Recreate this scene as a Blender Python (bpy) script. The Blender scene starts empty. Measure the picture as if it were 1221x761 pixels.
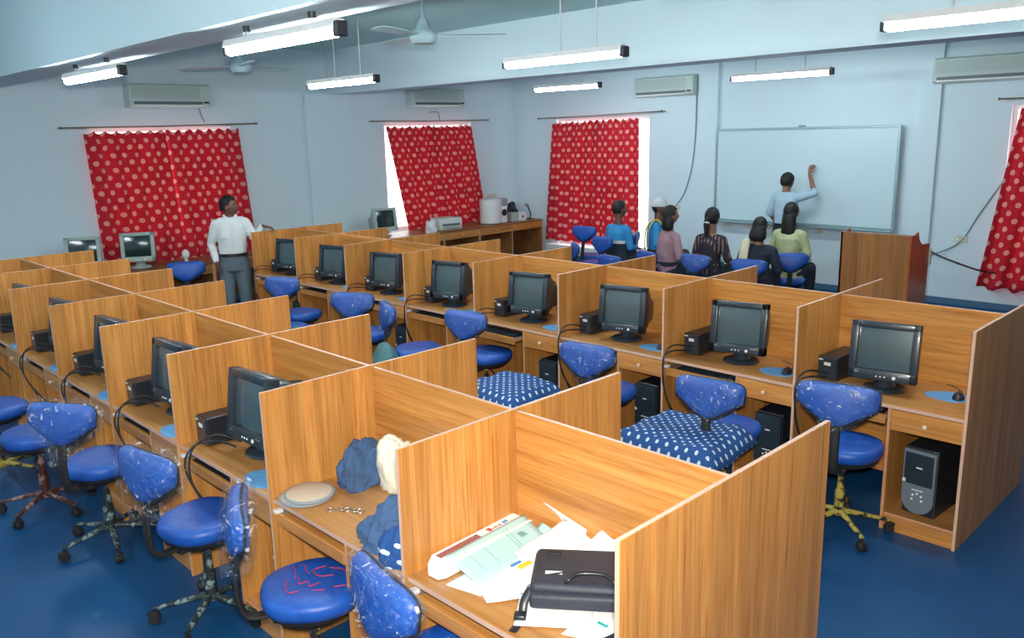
import bpy, bmesh, math, random
from mathutils import Vector, Matrix, noise, Euler
R = math.radians; PI = math.pi
rnd = random.Random(7)
sc = bpy.context.scene
C = sc.collection

# ------------------------------------------------------------------ camera
cam_d = bpy.data.cameras.new('camera'); cam = bpy.data.objects.new('camera', cam_d); C.objects.link(cam); sc.camera = cam
yaw, pit, rol, FPX = 0.8012114, 0.2188579, -0.0254476, 985.75
f = Vector((-math.sin(yaw)*math.cos(pit), math.cos(yaw)*math.cos(pit), -math.sin(pit)))
r = Vector((math.cos(yaw), math.sin(yaw), 0)); u = r.cross(f)
r2 = math.cos(rol)*r + math.sin(rol)*u; u2 = -math.sin(rol)*r + math.cos(rol)*u
m = Matrix((r2, u2, -f)).transposed().to_4x4(); m.translation = Vector((1.2319, -2.2105, 2.2834))
cam.matrix_world = m
cam_d.sensor_width = 36; cam_d.lens = FPX/1221*36
cam_d.shift_x = (610.5-600)/1221; cam_d.shift_y = (378-380.5)/1221
cam_d.clip_start = .05

# ------------------------------------------------------------------ materials
def newmat(name):
    m = bpy.data.materials.new(name); m.use_nodes = True
    nt = m.node_tree; b = nt.nodes['Principled BSDF']
    return m, nt, b
def N(nt, t, **kw):
    n = nt.nodes.new(t)
    for k, v in kw.items(): setattr(n, k, v)
    return n
def L(nt, a, b): nt.links.new(a, b)
def plain(name, col, rough=.5, metal=0, coat=0, emit=None, var=.04, scale=20, bump=0, bscale=60):
    m, nt, b = newmat(name)
    b.inputs['Roughness'].default_value = rough; b.inputs['Metallic'].default_value = metal
    b.inputs['Coat Weight'].default_value = coat; b.inputs['Coat Roughness'].default_value = .12
    tc = N(nt, 'ShaderNodeTexCoord'); no = N(nt, 'ShaderNodeTexNoise'); no.inputs['Scale'].default_value = scale
    L(nt, tc.outputs['Object'], no.inputs['Vector'])
    mx = N(nt, 'ShaderNodeMix', data_type='RGBA'); L(nt, no.outputs['Fac'], mx.inputs['Factor'])
    mx.inputs[6].default_value = (*[max(0, c*(1-var)) for c in col], 1); mx.inputs[7].default_value = (*[min(1, c*(1+var)) for c in col], 1)
    L(nt, mx.outputs[2], b.inputs['Base Color'])
    if bump:
        n2 = N(nt, 'ShaderNodeTexNoise'); n2.inputs['Scale'].default_value = bscale; n2.inputs['Detail'].default_value = 4
        L(nt, tc.outputs['Object'], n2.inputs['Vector'])
        bp = N(nt, 'ShaderNodeBump'); bp.inputs['Strength'].default_value = bump; bp.inputs['Distance'].default_value = .01
        L(nt, n2.outputs['Fac'], bp.inputs['Height']); L(nt, bp.outputs['Normal'], b.inputs['Normal'])
    if emit:
        b.inputs['Emission Color'].default_value = (*emit[0], 1); b.inputs['Emission Strength'].default_value = emit[1]
    return m
def wood(name, stretch, base=(.55, .232, .055), dark=(.38, .13, .024), light=(.67, .335, .10), rough=.38):
    """stretch: scale per axis; the small one runs along the grain"""
    m, nt, b = newmat(name)
    tc = N(nt, 'ShaderNodeTexCoord'); oi = N(nt, 'ShaderNodeObjectInfo')
    ad = N(nt, 'ShaderNodeVectorMath', operation='ADD')
    ms = N(nt, 'ShaderNodeMath', operation='MULTIPLY'); ms.inputs[1].default_value = 17
    L(nt, oi.outputs['Random'], ms.inputs[0]); L(nt, tc.outputs['Object'], ad.inputs[0]); L(nt, ms.outputs[0], ad.inputs[1])
    mp = N(nt, 'ShaderNodeMapping'); mp.inputs['Scale'].default_value = stretch; L(nt, ad.outputs[0], mp.inputs['Vector'])
    n1 = N(nt, 'ShaderNodeTexNoise'); n1.inputs['Scale'].default_value = 1; n1.inputs['Detail'].default_value = 6; n1.inputs['Distortion'].default_value = .8
    L(nt, mp.outputs[0], n1.inputs['Vector'])
    cr = N(nt, 'ShaderNodeValToRGB'); e = cr.color_ramp.elements
    e[0].position = .22; e[0].color = (*dark, 1); e[1].position = .78; e[1].color = (*light, 1)
    k = e.new(.46); k.color = (*base, 1)
    L(nt, n1.outputs['Fac'], cr.inputs[0])
    # broad plank-like bands
    mp2 = N(nt, 'ShaderNodeMapping'); mp2.inputs['Scale'].default_value = [s*.16 for s in stretch]; L(nt, ad.outputs[0], mp2.inputs['Vector'])
    n2 = N(nt, 'ShaderNodeTexNoise'); n2.inputs['Scale'].default_value = 1; n2.inputs['Detail'].default_value = 1; L(nt, mp2.outputs[0], n2.inputs['Vector'])
    mr = N(nt, 'ShaderNodeMapRange'); mr.inputs[1].default_value = .35; mr.inputs[2].default_value = .65; mr.inputs[3].default_value = .82; mr.inputs[4].default_value = 1.12
    L(nt, n2.outputs['Fac'], mr.inputs[0])
    mu = N(nt, 'ShaderNodeVectorMath', operation='SCALE'); L(nt, cr.outputs[0], mu.inputs[0]); L(nt, mr.outputs[0], mu.inputs['Scale'])
    L(nt, mu.outputs[0], b.inputs['Base Color'])
    b.inputs['Roughness'].default_value = rough; b.inputs['Coat Weight'].default_value = .12; b.inputs['Coat Roughness'].default_value = .3
    return m
M = {}
M['wood_v'] = wood('teak_laminate_vertical_grain', (75, 75, 2.6))
M['wood_h'] = wood('teak_laminate_horizontal_grain', (2.6, 70, 70))
M['wood_top'] = wood('teak_laminate_worktop', (1.6, 30, 30), base=(.47, .215, .065), dark=(.33, .13, .032), light=(.56, .29, .10))
M['wood_dark'] = wood('dark_teak_laminate', (1.6, 30, 30), base=(.30, .12, .04), dark=(.2, .07, .02), light=(.38, .17, .06))
M['wood_lect'] = wood('lectern_walnut_laminate', (40, 40, 1.5), base=(.34, .135, .035), dark=(.22, .08, .02), light=(.42, .19, .06))
M['wood_red'] = wood('lectern_red_side', (30, 30, 1.5), base=(.42, .10, .03), dark=(.33, .07, .02), light=(.48, .14, .05), rough=.25)
M['edge'] = plain('pale_edge_banding', (.66, .43, .33), .4)
M['edge2'] = plain('orange_edge_banding', (.60, .30, .16), .4)
M['wall'] = plain('pale_blue_wall_paint', (.66, .80, .87), .85, var=.02, scale=1.5, bump=.05, bscale=9)
M['ceil'] = plain('ceiling_paint', (.46, .68, .70), .9, var=.02, scale=2)
M['beam'] = plain('beam_paint', (.66, .82, .89), .85, var=.02, scale=2)
M['trim'] = plain('blue_skirting', (.06, .16, .28), .5)
M['white'] = plain('white_enamel', (.82, .84, .84), .4)
M['offwhite'] = plain('off_white_plastic', (.66, .72, .66), .45)
M['acgrey'] = plain('grey_green_ac_plastic', (.50, .60, .58), .45)
M['acdark'] = plain('dark_vent', (.12, .15, .17), .5)
M['beige'] = plain('grey_beige_plastic', (.42, .52, .50), .5)
M['black'] = plain('black_plastic', (.014, .018, .026), .38, coat=.1)
M['black2'] = plain('charcoal_plastic', (.022, .034, .048), .36, coat=.15)
M['blackmat'] = plain('black_rubber', (.012, .012, .014), .7)
M['greyface'] = plain('grey_tower_face', (.16, .20, .24), .35, coat=.3)
M['steel'] = plain('brushed_steel', (.55, .57, .58), .35, metal=.8)
M['knob'] = plain('cream_knob', (.75, .62, .48), .35)
M['ledw'] = plain('white_button', (.8, .85, .85), .3)
M['label'] = plain('white_sticker', (.72, .75, .76), .5)
M['pad'] = plain('blue_mouse_pad', (.10, .30, .58), .6, var=.3, scale=30)
M['cloth_w'] = plain('cream_cloth', (.72, .70, .58), .9, bump=.4, bscale=30)
M['denim'] = plain('blue_denim', (.05, .105, .23), .9, var=.25, scale=14, bump=.5, bscale=26)
M['teal'] = plain('grey_teal_cloth', (.06, .17, .19), .7, var=.1, scale=6, bump=.1)
M['skin'] = plain('brown_skin', (.17, .075, .045), .5)
M['skin2'] = plain('light_brown_skin', (.27, .13, .08), .5)
M['hair'] = plain('black_hair', (.007, .006, .007), .6, var=.4, scale=40, bump=.5, bscale=90)
M['shirt_w'] = plain('white_shirt_cotton', (.72, .77, .78), .85, bump=.3, bscale=14)
M['shirt_b'] = plain('pale_blue_shirt_cotton', (.42, .58, .70), .85, bump=.3, bscale=14)
M['trouser'] = plain('grey_trousers', (.11, .15, .18), .85, var=.12, scale=9, bump=.3, bscale=12)
M['dark_tr'] = plain('dark_trousers', (.02, .03, .05), .85)
M['belt'] = plain('black_belt', (.01, .01, .012), .4)
M['jersey'] = plain('sky_blue_jersey', (.03, .27, .60), .8, bump=.2, bscale=16)
M['yellow'] = plain('yellow_cloth', (.62, .55, .12), .8)
M['pink'] = plain('mauve_cloth', (.40, .24, .28), .85)
M['kurta'] = plain('pale_green_kurta', (.48, .53, .30), .85, var=.3, scale=22, bump=.2, bscale=16)
M['cream'] = plain('cream_dupatta', (.66, .60, .42), .85, bump=.2, bscale=16)
M['cap'] = plain('white_cap', (.62, .68, .68), .8)
M['board'] = plain('whiteboard_surface', (.62, .79, .86), .22, var=.01, scale=1, coat=.2)
M['boardf'] = plain('aluminium_frame', (.33, .47, .50), .35, metal=.4)
M['paper'] = plain('white_paper', (.80, .82, .84), .8, var=.01)
M['paper_g'] = plain('pale_green_paper', (.44, .66, .68), .8, var=.02)
M['ink'] = plain('grey_green_ink', (.22, .38, .40), .8)
M['inkred'] = plain('red_ink', (.6, .09, .06), .6)
M['inkblue'] = plain('blue_ink', (.06, .25, .6), .6)
M['inkyel'] = plain('yellow_ink', (.75, .55, .05), .6)
M['inkteal'] = plain('teal_ink', (.02, .42, .36), .6)
M['photo'] = plain('brown_photo_print', (.33, .12, .12), .6, var=1.0, scale=120)
M['bag'] = plain('black_nylon', (.026, .032, .05), .55, var=.15, scale=60, bump=.2, bscale=220)
M['sock'] = plain('cream_socket_plastic', (.62, .60, .48), .5)
M['cablegrey'] = plain('grey_cable', (.22, .30, .33), .6)
M['cork'] = plain('cream_cork', (.62, .50, .40), .7)
M['rim'] = plain('grey_rim', (.28, .32, .36), .5)
M['metal_b'] = plain('silver_trinket', (.5, .45, .42), .3, metal=.9)
M['redpaint'] = plain('red_marker', (.62, .03, .08), .6)
M['rod'] = plain('curtain_rod_bronze', (.25, .20, .15), .4, metal=.5)
M['fan'] = plain('blue_white_fan_enamel', (.42, .60, .66), .4)
M['tube'] = plain('fluorescent_glass', (1, 1, 1), .4, emit=((.86, .97, 1.0), 56))
def floor_mat():
    m, nt, b = newmat('dark_blue_vinyl_floor')
    tc = N(nt, 'ShaderNodeTexCoord')
    n1 = N(nt, 'ShaderNodeTexNoise'); n1.inputs['Scale'].default_value = 1.1; n1.inputs['Detail'].default_value = 8; L(nt, tc.outputs['Object'], n1.inputs['Vector'])
    cr = N(nt, 'ShaderNodeValToRGB'); e = cr.color_ramp.elements
    e[0].position = .3; e[0].color = (.003, .050, .15, 1); e[1].position = .75; e[1].color = (.006, .080, .225, 1)
    L(nt, n1.outputs['Fac'], cr.inputs[0])
    n2 = N(nt, 'ShaderNodeTexNoise'); n2.inputs['Scale'].default_value = 5; n2.inputs['Detail'].default_value = 10; L(nt, tc.outputs['Object'], n2.inputs['Vector'])
    c2 = N(nt, 'ShaderNodeValToRGB'); e = c2.color_ramp.elements; e[0].position = .66; e[0].color = (0, 0, 0, 1); e[1].position = .80; e[1].color = (.35, .35, .35, 1)
    L(nt, n2.outputs['Fac'], c2.inputs[0])
    mx = N(nt, 'ShaderNodeMix', data_type='RGBA'); L(nt, c2.outputs[0], mx.inputs['Factor']); L(nt, cr.outputs[0], mx.inputs[6]); mx.inputs[7].default_value = (.12, .26, .38, 1)
    L(nt, mx.outputs[2], b.inputs['Base Color'])
    b.inputs['Roughness'].default_value = .42
    bp = N(nt, 'ShaderNodeBump'); bp.inputs['Strength'].default_value = .06; L(nt, n2.outputs['Fac'], bp.inputs['Height']); L(nt, bp.outputs[0], b.inputs['Normal'])
    return m
M['floor'] = floor_mat()
def chair_blue(name, col=(.0, .072, .42)):
    m, nt, b = newmat(name)
    tc = N(nt, 'ShaderNodeTexCoord'); oi = N(nt, 'ShaderNodeObjectInfo')
    ad = N(nt, 'ShaderNodeVectorMath', operation='ADD'); L(nt, tc.outputs['Object'], ad.inputs[0]); L(nt, oi.outputs['Random'], ad.inputs[1])
    n1 = N(nt, 'ShaderNodeTexNoise'); n1.inputs['Scale'].default_value = 9; n1.inputs['Detail'].default_value = 5; n1.inputs['Distortion'].default_value = 1.2; L(nt, ad.outputs[0], n1.inputs['Vector'])
    mx = N(nt, 'ShaderNodeMix', data_type='RGBA'); L(nt, n1.outputs['Fac'], mx.inputs['Factor'])
    mx.inputs[6].default_value = (col[0], col[1]*.7, col[2]*.75, 1); mx.inputs[7].default_value = (col[0]+.01, col[1]*1.6, min(1, col[2]*1.3), 1)
    L(nt, mx.outputs[2], b.inputs['Base Color'])
    b.inputs['Roughness'].default_value = .45; b.inputs['Coat Weight'].default_value = .55; b.inputs['Coat Roughness'].default_value = .1
    bp = N(nt, 'ShaderNodeBump'); bp.inputs['Strength'].default_value = 1; bp.inputs['Distance'].default_value = .03
    mp = N(nt, 'ShaderNodeMapping'); mp.inputs['Scale'].default_value = (16, 16, 38); L(nt, ad.outputs[0], mp.inputs[0])
    n2 = N(nt, 'ShaderNodeTexNoise'); n2.inputs['Scale'].default_value = 1; n2.inputs['Detail'].default_value = 5; n2.inputs['Distortion'].default_value = 2; L(nt, mp.outputs[0], n2.inputs['Vector'])
    L(nt, n2.outputs['Fac'], bp.inputs['Height']); L(nt, bp.outputs[0], b.inputs['Coat Normal'])
    return m
M['blue'] = chair_blue('blue_upholstery_under_clear_plastic')
def wrap_mat():
    m, nt, b = newmat('crinkled_clear_plastic')
    out = nt.nodes['Material Output']
    tr = N(nt, 'ShaderNodeBsdfTransparent'); tr.inputs[0].default_value = (.98, .99, 1, 1)
    gl = N(nt, 'ShaderNodeBsdfGlossy'); gl.inputs['Roughness'].default_value = .22
    df = N(nt, 'ShaderNodeBsdfDiffuse'); df.inputs[0].default_value = (.75, .8, .85, 1)
    tc = N(nt, 'ShaderNodeTexCoord'); oi = N(nt, 'ShaderNodeObjectInfo')
    ad = N(nt, 'ShaderNodeVectorMath', operation='ADD'); L(nt, tc.outputs['Object'], ad.inputs[0]); L(nt, oi.outputs['Random'], ad.inputs[1])
    no = N(nt, 'ShaderNodeTexNoise'); no.inputs['Scale'].default_value = 22; no.inputs['Detail'].default_value = 6; no.inputs['Distortion'].default_value = 2.2; L(nt, ad.outputs[0], no.inputs['Vector'])
    bp = N(nt, 'ShaderNodeBump'); bp.inputs['Strength'].default_value = 1; bp.inputs['Distance'].default_value = .03; L(nt, no.outputs['Fac'], bp.inputs['Height'])
    L(nt, bp.outputs[0], gl.inputs['Normal'])
    cr = N(nt, 'ShaderNodeValToRGB'); e = cr.color_ramp.elements; e[0].position = .60; e[0].color = (0, 0, 0, 1); e[1].position = .72; e[1].color = (.7, .7, .7, 1)  # noise mask for pale diffuse patches: the wrap's highlights painted in as colour
    L(nt, no.outputs['Fac'], cr.inputs[0])
    m1 = N(nt, 'ShaderNodeMixShader'); L(nt, cr.outputs[0], m1.inputs[0]); L(nt, tr.outputs[0], m1.inputs[1]); L(nt, df.outputs[0], m1.inputs[2])
    m2 = N(nt, 'ShaderNodeMixShader'); m2.inputs[0].default_value = .06; L(nt, m1.outputs[0], m2.inputs[1]); L(nt, gl.outputs[0], m2.inputs[2])
    L(nt, m2.outputs[0], out.inputs[0])
    return m
M['wrap'] = wrap_mat()
def star_metal(name, a, b_, sc_=26, th=.5):
    m, nt, b = newmat(name)
    tc = N(nt, 'ShaderNodeTexCoord'); no = N(nt, 'ShaderNodeTexNoise'); no.inputs['Scale'].default_value = sc_; no.inputs['Detail'].default_value = 3
    L(nt, tc.outputs['Object'], no.inputs['Vector'])
    cr = N(nt, 'ShaderNodeValToRGB'); e = cr.color_ramp.elements; e[0].position = th-.05; e[0].color = (*a, 1); e[1].position = th+.05; e[1].color = (*b_, 1)
    L(nt, no.outputs['Fac'], cr.inputs[0]); L(nt, cr.outputs[0], b.inputs['Base Color']); b.inputs['Roughness'].default_value = .4
    return m
M['leg_grey'] = star_metal('black_metal_with_grey_wrapping', (.02, .03, .035), (.22, .30, .30), 30, .56)
M['leg_yellow'] = star_metal('black_metal_with_yellow_tape', (.018, .018, .022), (.42, .34, .07), 22, .5)
M['leg_red'] = star_metal('brown_metal_worn', (.06, .02, .015), (.35, .2, .18), 26, .56)
def dots(name, base, dot, cell, rad, ring=None, trans=0, coord='UV', rowoff=.5):
    """staggered round motifs printed on cloth"""
    m, nt, b = newmat(name)
    tc = N(nt, 'ShaderNodeTexCoord'); sp = N(nt, 'ShaderNodeSeparateXYZ'); L(nt, tc.outputs[coord], sp.inputs[0])
    def mt(op, a, b2=None):
        n = N(nt, 'ShaderNodeMath', operation=op)
        for i, v in enumerate((a, b2)):
            if v is None: continue
            if isinstance(v, (int, float)): n.inputs[i].default_value = v
            else: L(nt, v, n.inputs[i])
        return n.outputs[0]
    U = mt('DIVIDE', sp.outputs[0], cell[0]); V = mt('DIVIDE', sp.outputs[1], cell[1])
    row = mt('FLOOR', V); off = mt('MULTIPLY', mt('MODULO', row, 2.0), rowoff)
    fu = mt('SUBTRACT', mt('FRACT', mt('ADD', U, off)), .5); fv = mt('SUBTRACT', mt('FRACT', V), .5)
    du = mt('MULTIPLY', fu, cell[0]); dv = mt('MULTIPLY', fv, cell[1])
    d = mt('SQRT', mt('ADD', mt('MULTIPLY', du, du), mt('MULTIPLY', dv, dv)))
    fac = mt('LESS_THAN', d, rad)
    no = N(nt, 'ShaderNodeTexNoise'); no.inputs['Scale'].default_value = 3; L(nt, tc.outputs[coord], no.inputs['Vector'])
    m0 = N(nt, 'ShaderNodeMix', data_type='RGBA'); L(nt, no.outputs['Fac'], m0.inputs['Factor'])
    m0.inputs[6].default_value = (*[c*.8 for c in base], 1); m0.inputs[7].default_value = (*[min(1, c*1.2) for c in base], 1)
    mx = N(nt, 'ShaderNodeMix', data_type='RGBA'); L(nt, fac, mx.inputs['Factor']); L(nt, m0.outputs[2], mx.inputs[6]); mx.inputs[7].default_value = (*dot, 1)
    res = mx.outputs[2]
    if ring:
        f2 = mt('MULTIPLY', mt('LESS_THAN', d, rad*.62), mt('GREATER_THAN', d, rad*.34))
        m3 = N(nt, 'ShaderNodeMix', data_type='RGBA'); L(nt, f2, m3.inputs['Factor']); L(nt, res, m3.inputs[6]); m3.inputs[7].default_value = (*ring, 1); res = m3.outputs[2]
    L(nt, res, b.inputs['Base Color']); b.inputs['Roughness'].default_value = .85
    if trans:
        out = nt.nodes['Material Output']; t = N(nt, 'ShaderNodeBsdfTranslucent'); L(nt, res, t.inputs[0])
        ms = N(nt, 'ShaderNodeMixShader'); ms.inputs[0].default_value = trans; L(nt, b.outputs[0], ms.inputs[1]); L(nt, t.outputs[0], ms.inputs[2]); L(nt, ms.outputs[0], out.inputs[0])
    return m
M['curtain'] = dots('red_curtain_with_cream_motifs', (.64, .020, .045), (.85, .50, .42), (.165, .095), .031, ring=(.78, .30, .26), trans=.28)
M['polka'] = dots('navy_polka_dot_cloth', (.012, .07, .25), (.55, .66, .74), (.062, .031), .0095)
M['plaid'] = dots('dark_patterned_cloth', (.025, .018, .03), (.25, .16, .16), (.05, .05), .012, coord='Object')
def glass_mat():
    m, nt, b = newmat('window_glass'); out = nt.nodes['Material Output']
    t = N(nt, 'ShaderNodeBsdfTransparent'); g = N(nt, 'ShaderNodeBsdfGlossy'); g.inputs['Roughness'].default_value = .03
    ms = N(nt, 'ShaderNodeMixShader'); ms.inputs[0].default_value = .07; L(nt, t.outputs[0], ms.inputs[1]); L(nt, g.outputs[0], ms.inputs[2]); L(nt, ms.outputs[0], out.inputs[0])
    return m
M['glass'] = glass_mat()
def screen_mat():
    m, nt, b = newmat('grey_crt_glass')
    b.inputs['Base Color'].default_value = (.085, .135, .15, 1); b.inputs['Roughness'].default_value = .35
    b.inputs['Coat Weight'].default_value = 1; b.inputs['Coat Roughness'].default_value = .04
    tc = N(nt, 'ShaderNodeTexCoord'); no = N(nt, 'ShaderNodeTexNoise'); no.inputs['Scale'].default_value = 9; L(nt, tc.outputs['Object'], no.inputs['Vector'])
    mx = N(nt, 'ShaderNodeMix', data_type='RGBA'); L(nt, no.outputs['Fac'], mx.inputs['Factor']); mx.inputs[6].default_value = (.045, .085, .10, 1); mx.inputs[7].default_value = (.06, .105, .12, 1)
    L(nt, mx.outputs[2], b.inputs['Base Color'])
    return m
M['screen'] = screen_mat()
M['screen_d'] = plain('dark_crt_glass', (.012, .03, .035), .12, coat=.6)

# ------------------------------------------------------------------ mesh helpers
def BM(): return bmesh.new()
def xf(loc=(0, 0, 0), rot=(0, 0, 0), scl=(1, 1, 1)):
    return Matrix.Translation(Vector(loc)) @ Euler(rot).to_matrix().to_4x4() @ Matrix.Diagonal((*scl, 1))
def box(bm, x0, x1, y0, y1, z0, z1, bev=0, mi=0, mat=None, seg=2):
    nv = len(bm.verts); 
    res = bmesh.ops.create_cube(bm, size=1)
    vs = res['verts']
    for v in vs: v.co = Vector(((x0+x1)/2+v.co.x*(x1-x0), (y0+y1)/2+v.co.y*(y1-y0), (z0+z1)/2+v.co.z*(z1-z0)))
    fs = {f for v in vs for f in v.link_faces}
    for f_ in fs: f_.material_index = mi
    if bev:
        es = {e for v in vs for e in v.link_edges}
        rb = bmesh.ops.bevel(bm, geom=list(es), offset=bev, segments=seg, affect='EDGES', profile=.5)
        for f_ in rb['faces']: f_.material_index = mi
        vs = list({v for f_ in rb['faces'] for v in f_.verts} | {v for v in vs if v.is_valid})
    if mat is not None: bmesh.ops.transform(bm, matrix=mat, verts=vs)
    return vs
def edge_faces(bm, thin, mi=1, zmin=None):
    """gives the narrow faces of a board the edge-banding material; thin = axis index of the board's thickness"""
    bm.normal_update()
    for f_ in bm.faces:
        if abs(f_.normal[thin]) < .5: f_.material_index = mi
def lathe(bm, prof, n=20, mat=None, mi=0):
    rings = []
    for (rr, z) in prof:
        rings.append([bm.verts.new((rr*math.cos(2*PI*i/n), rr*math.sin(2*PI*i/n), z)) for i in range(n)])
    fs = []
    for a, b in zip(rings, rings[1:]):
        for i in range(n): fs.append(bm.faces.new((a[i], a[(i+1) % n], b[(i+1) % n], b[i])))
    fs.append(bm.faces.new(rings[0][::-1])); fs.append(bm.faces.new(rings[-1]))
    for f_ in fs: f_.material_index = mi
    if mat is not None: bmesh.ops.transform(bm, matrix=mat, verts=[v for g in rings for v in g])
def tube(bm, pts, rad, n=8, mi=0, flat=None):
    """a swept tube; rad one number or one per point, each a number or (side, front) pair"""
    pts = [Vector(p) for p in pts]
    if not isinstance(rad, (list, tuple)): rad = [rad]*len(pts)
    rings = []; prev = None
    for i, p in enumerate(pts):
        d = (pts[min(i+1, len(pts)-1)]-pts[max(i-1, 0)]).normalized()
        if flat is not None: a = (Vector(flat) - d*d.dot(Vector(flat))).normalized()
        elif prev is None:
            h = Vector((0, 0, 1)) if abs(d.z) < .9 else Vector((1, 0, 0)); a = d.cross(h).normalized()
        else: a = (prev - d*d.dot(prev)).normalized()
        prev = a; b = d.cross(a)
        ra, rb = rad[i] if isinstance(rad[i], (tuple, list)) else (rad[i], rad[i])
        rings.append([bm.verts.new(p + a*ra*math.cos(2*PI*k/n) + b*rb*math.sin(2*PI*k/n)) for k in range(n)])
    for A_, B_ in zip(rings, rings[1:]):
        for k in range(n): bm.faces.new((A_[k], A_[(k+1) % n], B_[(k+1) % n], B_[k])).material_index = mi
    bm.faces.new(rings[0][::-1]).material_index = mi; bm.faces.new(rings[-1]).material_index = mi
def smooth_path(pts, k=6):
    pts = [Vector(p) for p in pts]; out = []
    for i in range(len(pts)-1):
        p0 = pts[max(i-1, 0)]; p1 = pts[i]; p2 = pts[i+1]; p3 = pts[min(i+2, len(pts)-1)]
        for j in range(k):
            t = j/k; out.append(.5*((2*p1)+(-p0+p2)*t+(2*p0-5*p1+4*p2-p3)*t*t+(-p0+3*p1-3*p2+p3)*t**3))
    out.append(pts[-1]); return out
def ball(bm, c, rr, seg=20, rings=14, mat=None, mi=0):
    res = bmesh.ops.create_uvsphere(bm, u_segments=seg, v_segments=rings, radius=1)
    s = rr if isinstance(rr, (tuple, list)) else (rr, rr, rr)
    for v in res['verts']: v.co = Vector((v.co.x*s[0]+c[0], v.co.y*s[1]+c[1], v.co.z*s[2]+c[2]))
    for v in res['verts']:
        for f_ in v.link_faces: f_.material_index = mi
    if mat is not None: bmesh.ops.transform(bm, matrix=mat, verts=res['verts'])
    return res['verts']
def poly_slab(bm, outline, t, axis='z', z=0, bev=0, mi=0):
    """outline (a,b) extruded by t; axis z: (x,y) plane, y: (x,z) plane, x: (y,z) plane"""
    def P(a, b, h): return {'z': (a, b, h), 'y': (a, h, b), 'x': (h, a, b)}[axis]
    lo = [bm.verts.new(P(a, b, z)) for a, b in outline]; hi = [bm.verts.new(P(a, b, z+t)) for a, b in outline]
    fs = [bm.faces.new(lo[::-1]), bm.faces.new(hi)]
    n = len(lo)
    for i in range(n): fs.append(bm.faces.new((lo[i], lo[(i+1) % n], hi[(i+1) % n], hi[i])))
    for f_ in fs: f_.material_index = mi
    bmesh.ops.recalc_face_normals(bm, faces=fs)
    if bev:
        es = [e for e in fs[0].edges] + [e for e in fs[1].edges]
        bmesh.ops.bevel(bm, geom=es, offset=bev, segments=3, affect='EDGES', profile=.6)
def mesh(bm, name, mats, smooth=False, sharp=None):
    bmesh.ops.recalc_face_normals(bm, faces=bm.faces)
    me = bpy.data.meshes.new(name); bm.to_mesh(me); bm.free()
    for m_ in (mats if isinstance(mats, (list, tuple)) else [mats]): me.materials.append(m_)
    if smooth:
        for p in me.polygons: p.use_smooth = True
        if sharp: me.set_sharp_from_angle(angle=R(sharp))
    return me
cache = {}
def put(name, me, parent=None, loc=(0, 0, 0), rot=(0, 0, 0), scl=None):
    o = bpy.data.objects.new(name, me); C.objects.link(o); o.location = loc; o.rotation_euler = rot
    if scl: o.scale = scl
    if parent: o.parent = parent
    return o
def cached(key, fn):
    if key not in cache: cache[key] = fn()
    return cache[key]
def thing(name, label, cat, loc=(0, 0, 0), rz=0, group=None):
    o = bpy.data.objects.new(name, None); C.objects.link(o); o.location = loc; o.rotation_euler = (0, 0, rz); o.empty_display_size = .1
    return tag(o, label, cat, group)
def tag(o, label, cat, group=None):
    o['label'] = label; o['category'] = cat
    if group: o['group'] = group
    return o
def struct(name, bm, mats, parent=None, smooth=False, kind=True):
    o = put(name, mesh(bm, name, mats, smooth), parent)
    if kind and not parent: o['kind'] = 'structure'
    return o
def copy_tree(o, loc=None, rz=None, label=None):
    def cp(s, par):
        c = s.copy(); C.objects.link(c)
        if par: c.parent = par
        for ch in list(s.children): cp(ch, c)
        return c
    c = cp(o, None)
    if loc is not None: c.location = loc
    if rz is not None: c.rotation_euler = (0, 0, rz)
    if label: c['label'] = label
    return c
def V(*a): return Vector(a)

# ------------------------------------------------------------------ room
XL, YF, XR, YN, ZC = -10.0, 9.1, 12.0, -5.5, 3.56
bm = BM(); box(bm, XL-.3, XR+.3, YN-.3, YF+.3, -.1, 0); struct('floor', bm, M['floor'])
bm = BM(); box(bm, XL-.3, XR+.3, YN-.3, YF+.3, ZC, ZC+.15); struct('ceiling', bm, M['ceil'])
def wall_with_holes(name, axis, pos, thick, a0, a1, holes):
    bm = BM()
    def B(s0, s1, z0, z1):
        if axis == 'x': box(bm, min(pos, pos+thick), max(pos, pos+thick), s0, s1, z0, z1)
        else: box(bm, s0, s1, min(pos, pos+thick), max(pos, pos+thick), z0, z1)
    cur = a0
    for (h0, h1, z0, z1) in sorted(holes):
        B(cur, h0, 0, ZC)
        if z0 > 0: B(h0, h1, 0, z0)
        B(h0, h1, z1, ZC); cur = h1
    B(cur, a1, 0, ZC)
    return struct(name, bm, M['wall'])
W1 = (1.52, 3.40, .95, 2.47); W2 = (6.08, 7.98, .72, 2.49); W3 = (-8.95, -6.93, .28, 2.50); W4 = (-1.74, .2, .30, 2.46)
wall_with_holes('wall_left', 'x', XL, -.22, YN-.3, YF+.3, [W1, W2])
wall_with_holes('wall_far', 'y', YF, .22, XL, XR, [W3, W4])
bm = BM(); box(bm, XR, XR+.2, YN-.3, YF+.3, 0, ZC); struct('wall_right', bm, M['wall'])
bm = BM(); box(bm, XL, XR, YN-.2, YN, 0, ZC); struct('wall_near', bm, M['wall'])
bm = BM(); box(bm, XL, XR, .08, .48, 2.92, ZC); struct('trim_1', bm, M['beam'])['label'] = 'nearer ceiling beam'
bm = BM(); box(bm, XL, XR, 5.02, 5.42, 2.92, ZC); struct('trim_2', bm, M['beam'])['label'] = 'farther ceiling beam'
bm = BM(); box(bm, XL, XL+.07, 4.6, 5.42, 0, 2.92); struct('trim_3', bm, M['wall'])
bm = BM(); box(bm, -5.98, -5.64, YF-.07, YF, 0, ZC); struct('trim_4', bm, M['wall'])
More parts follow.
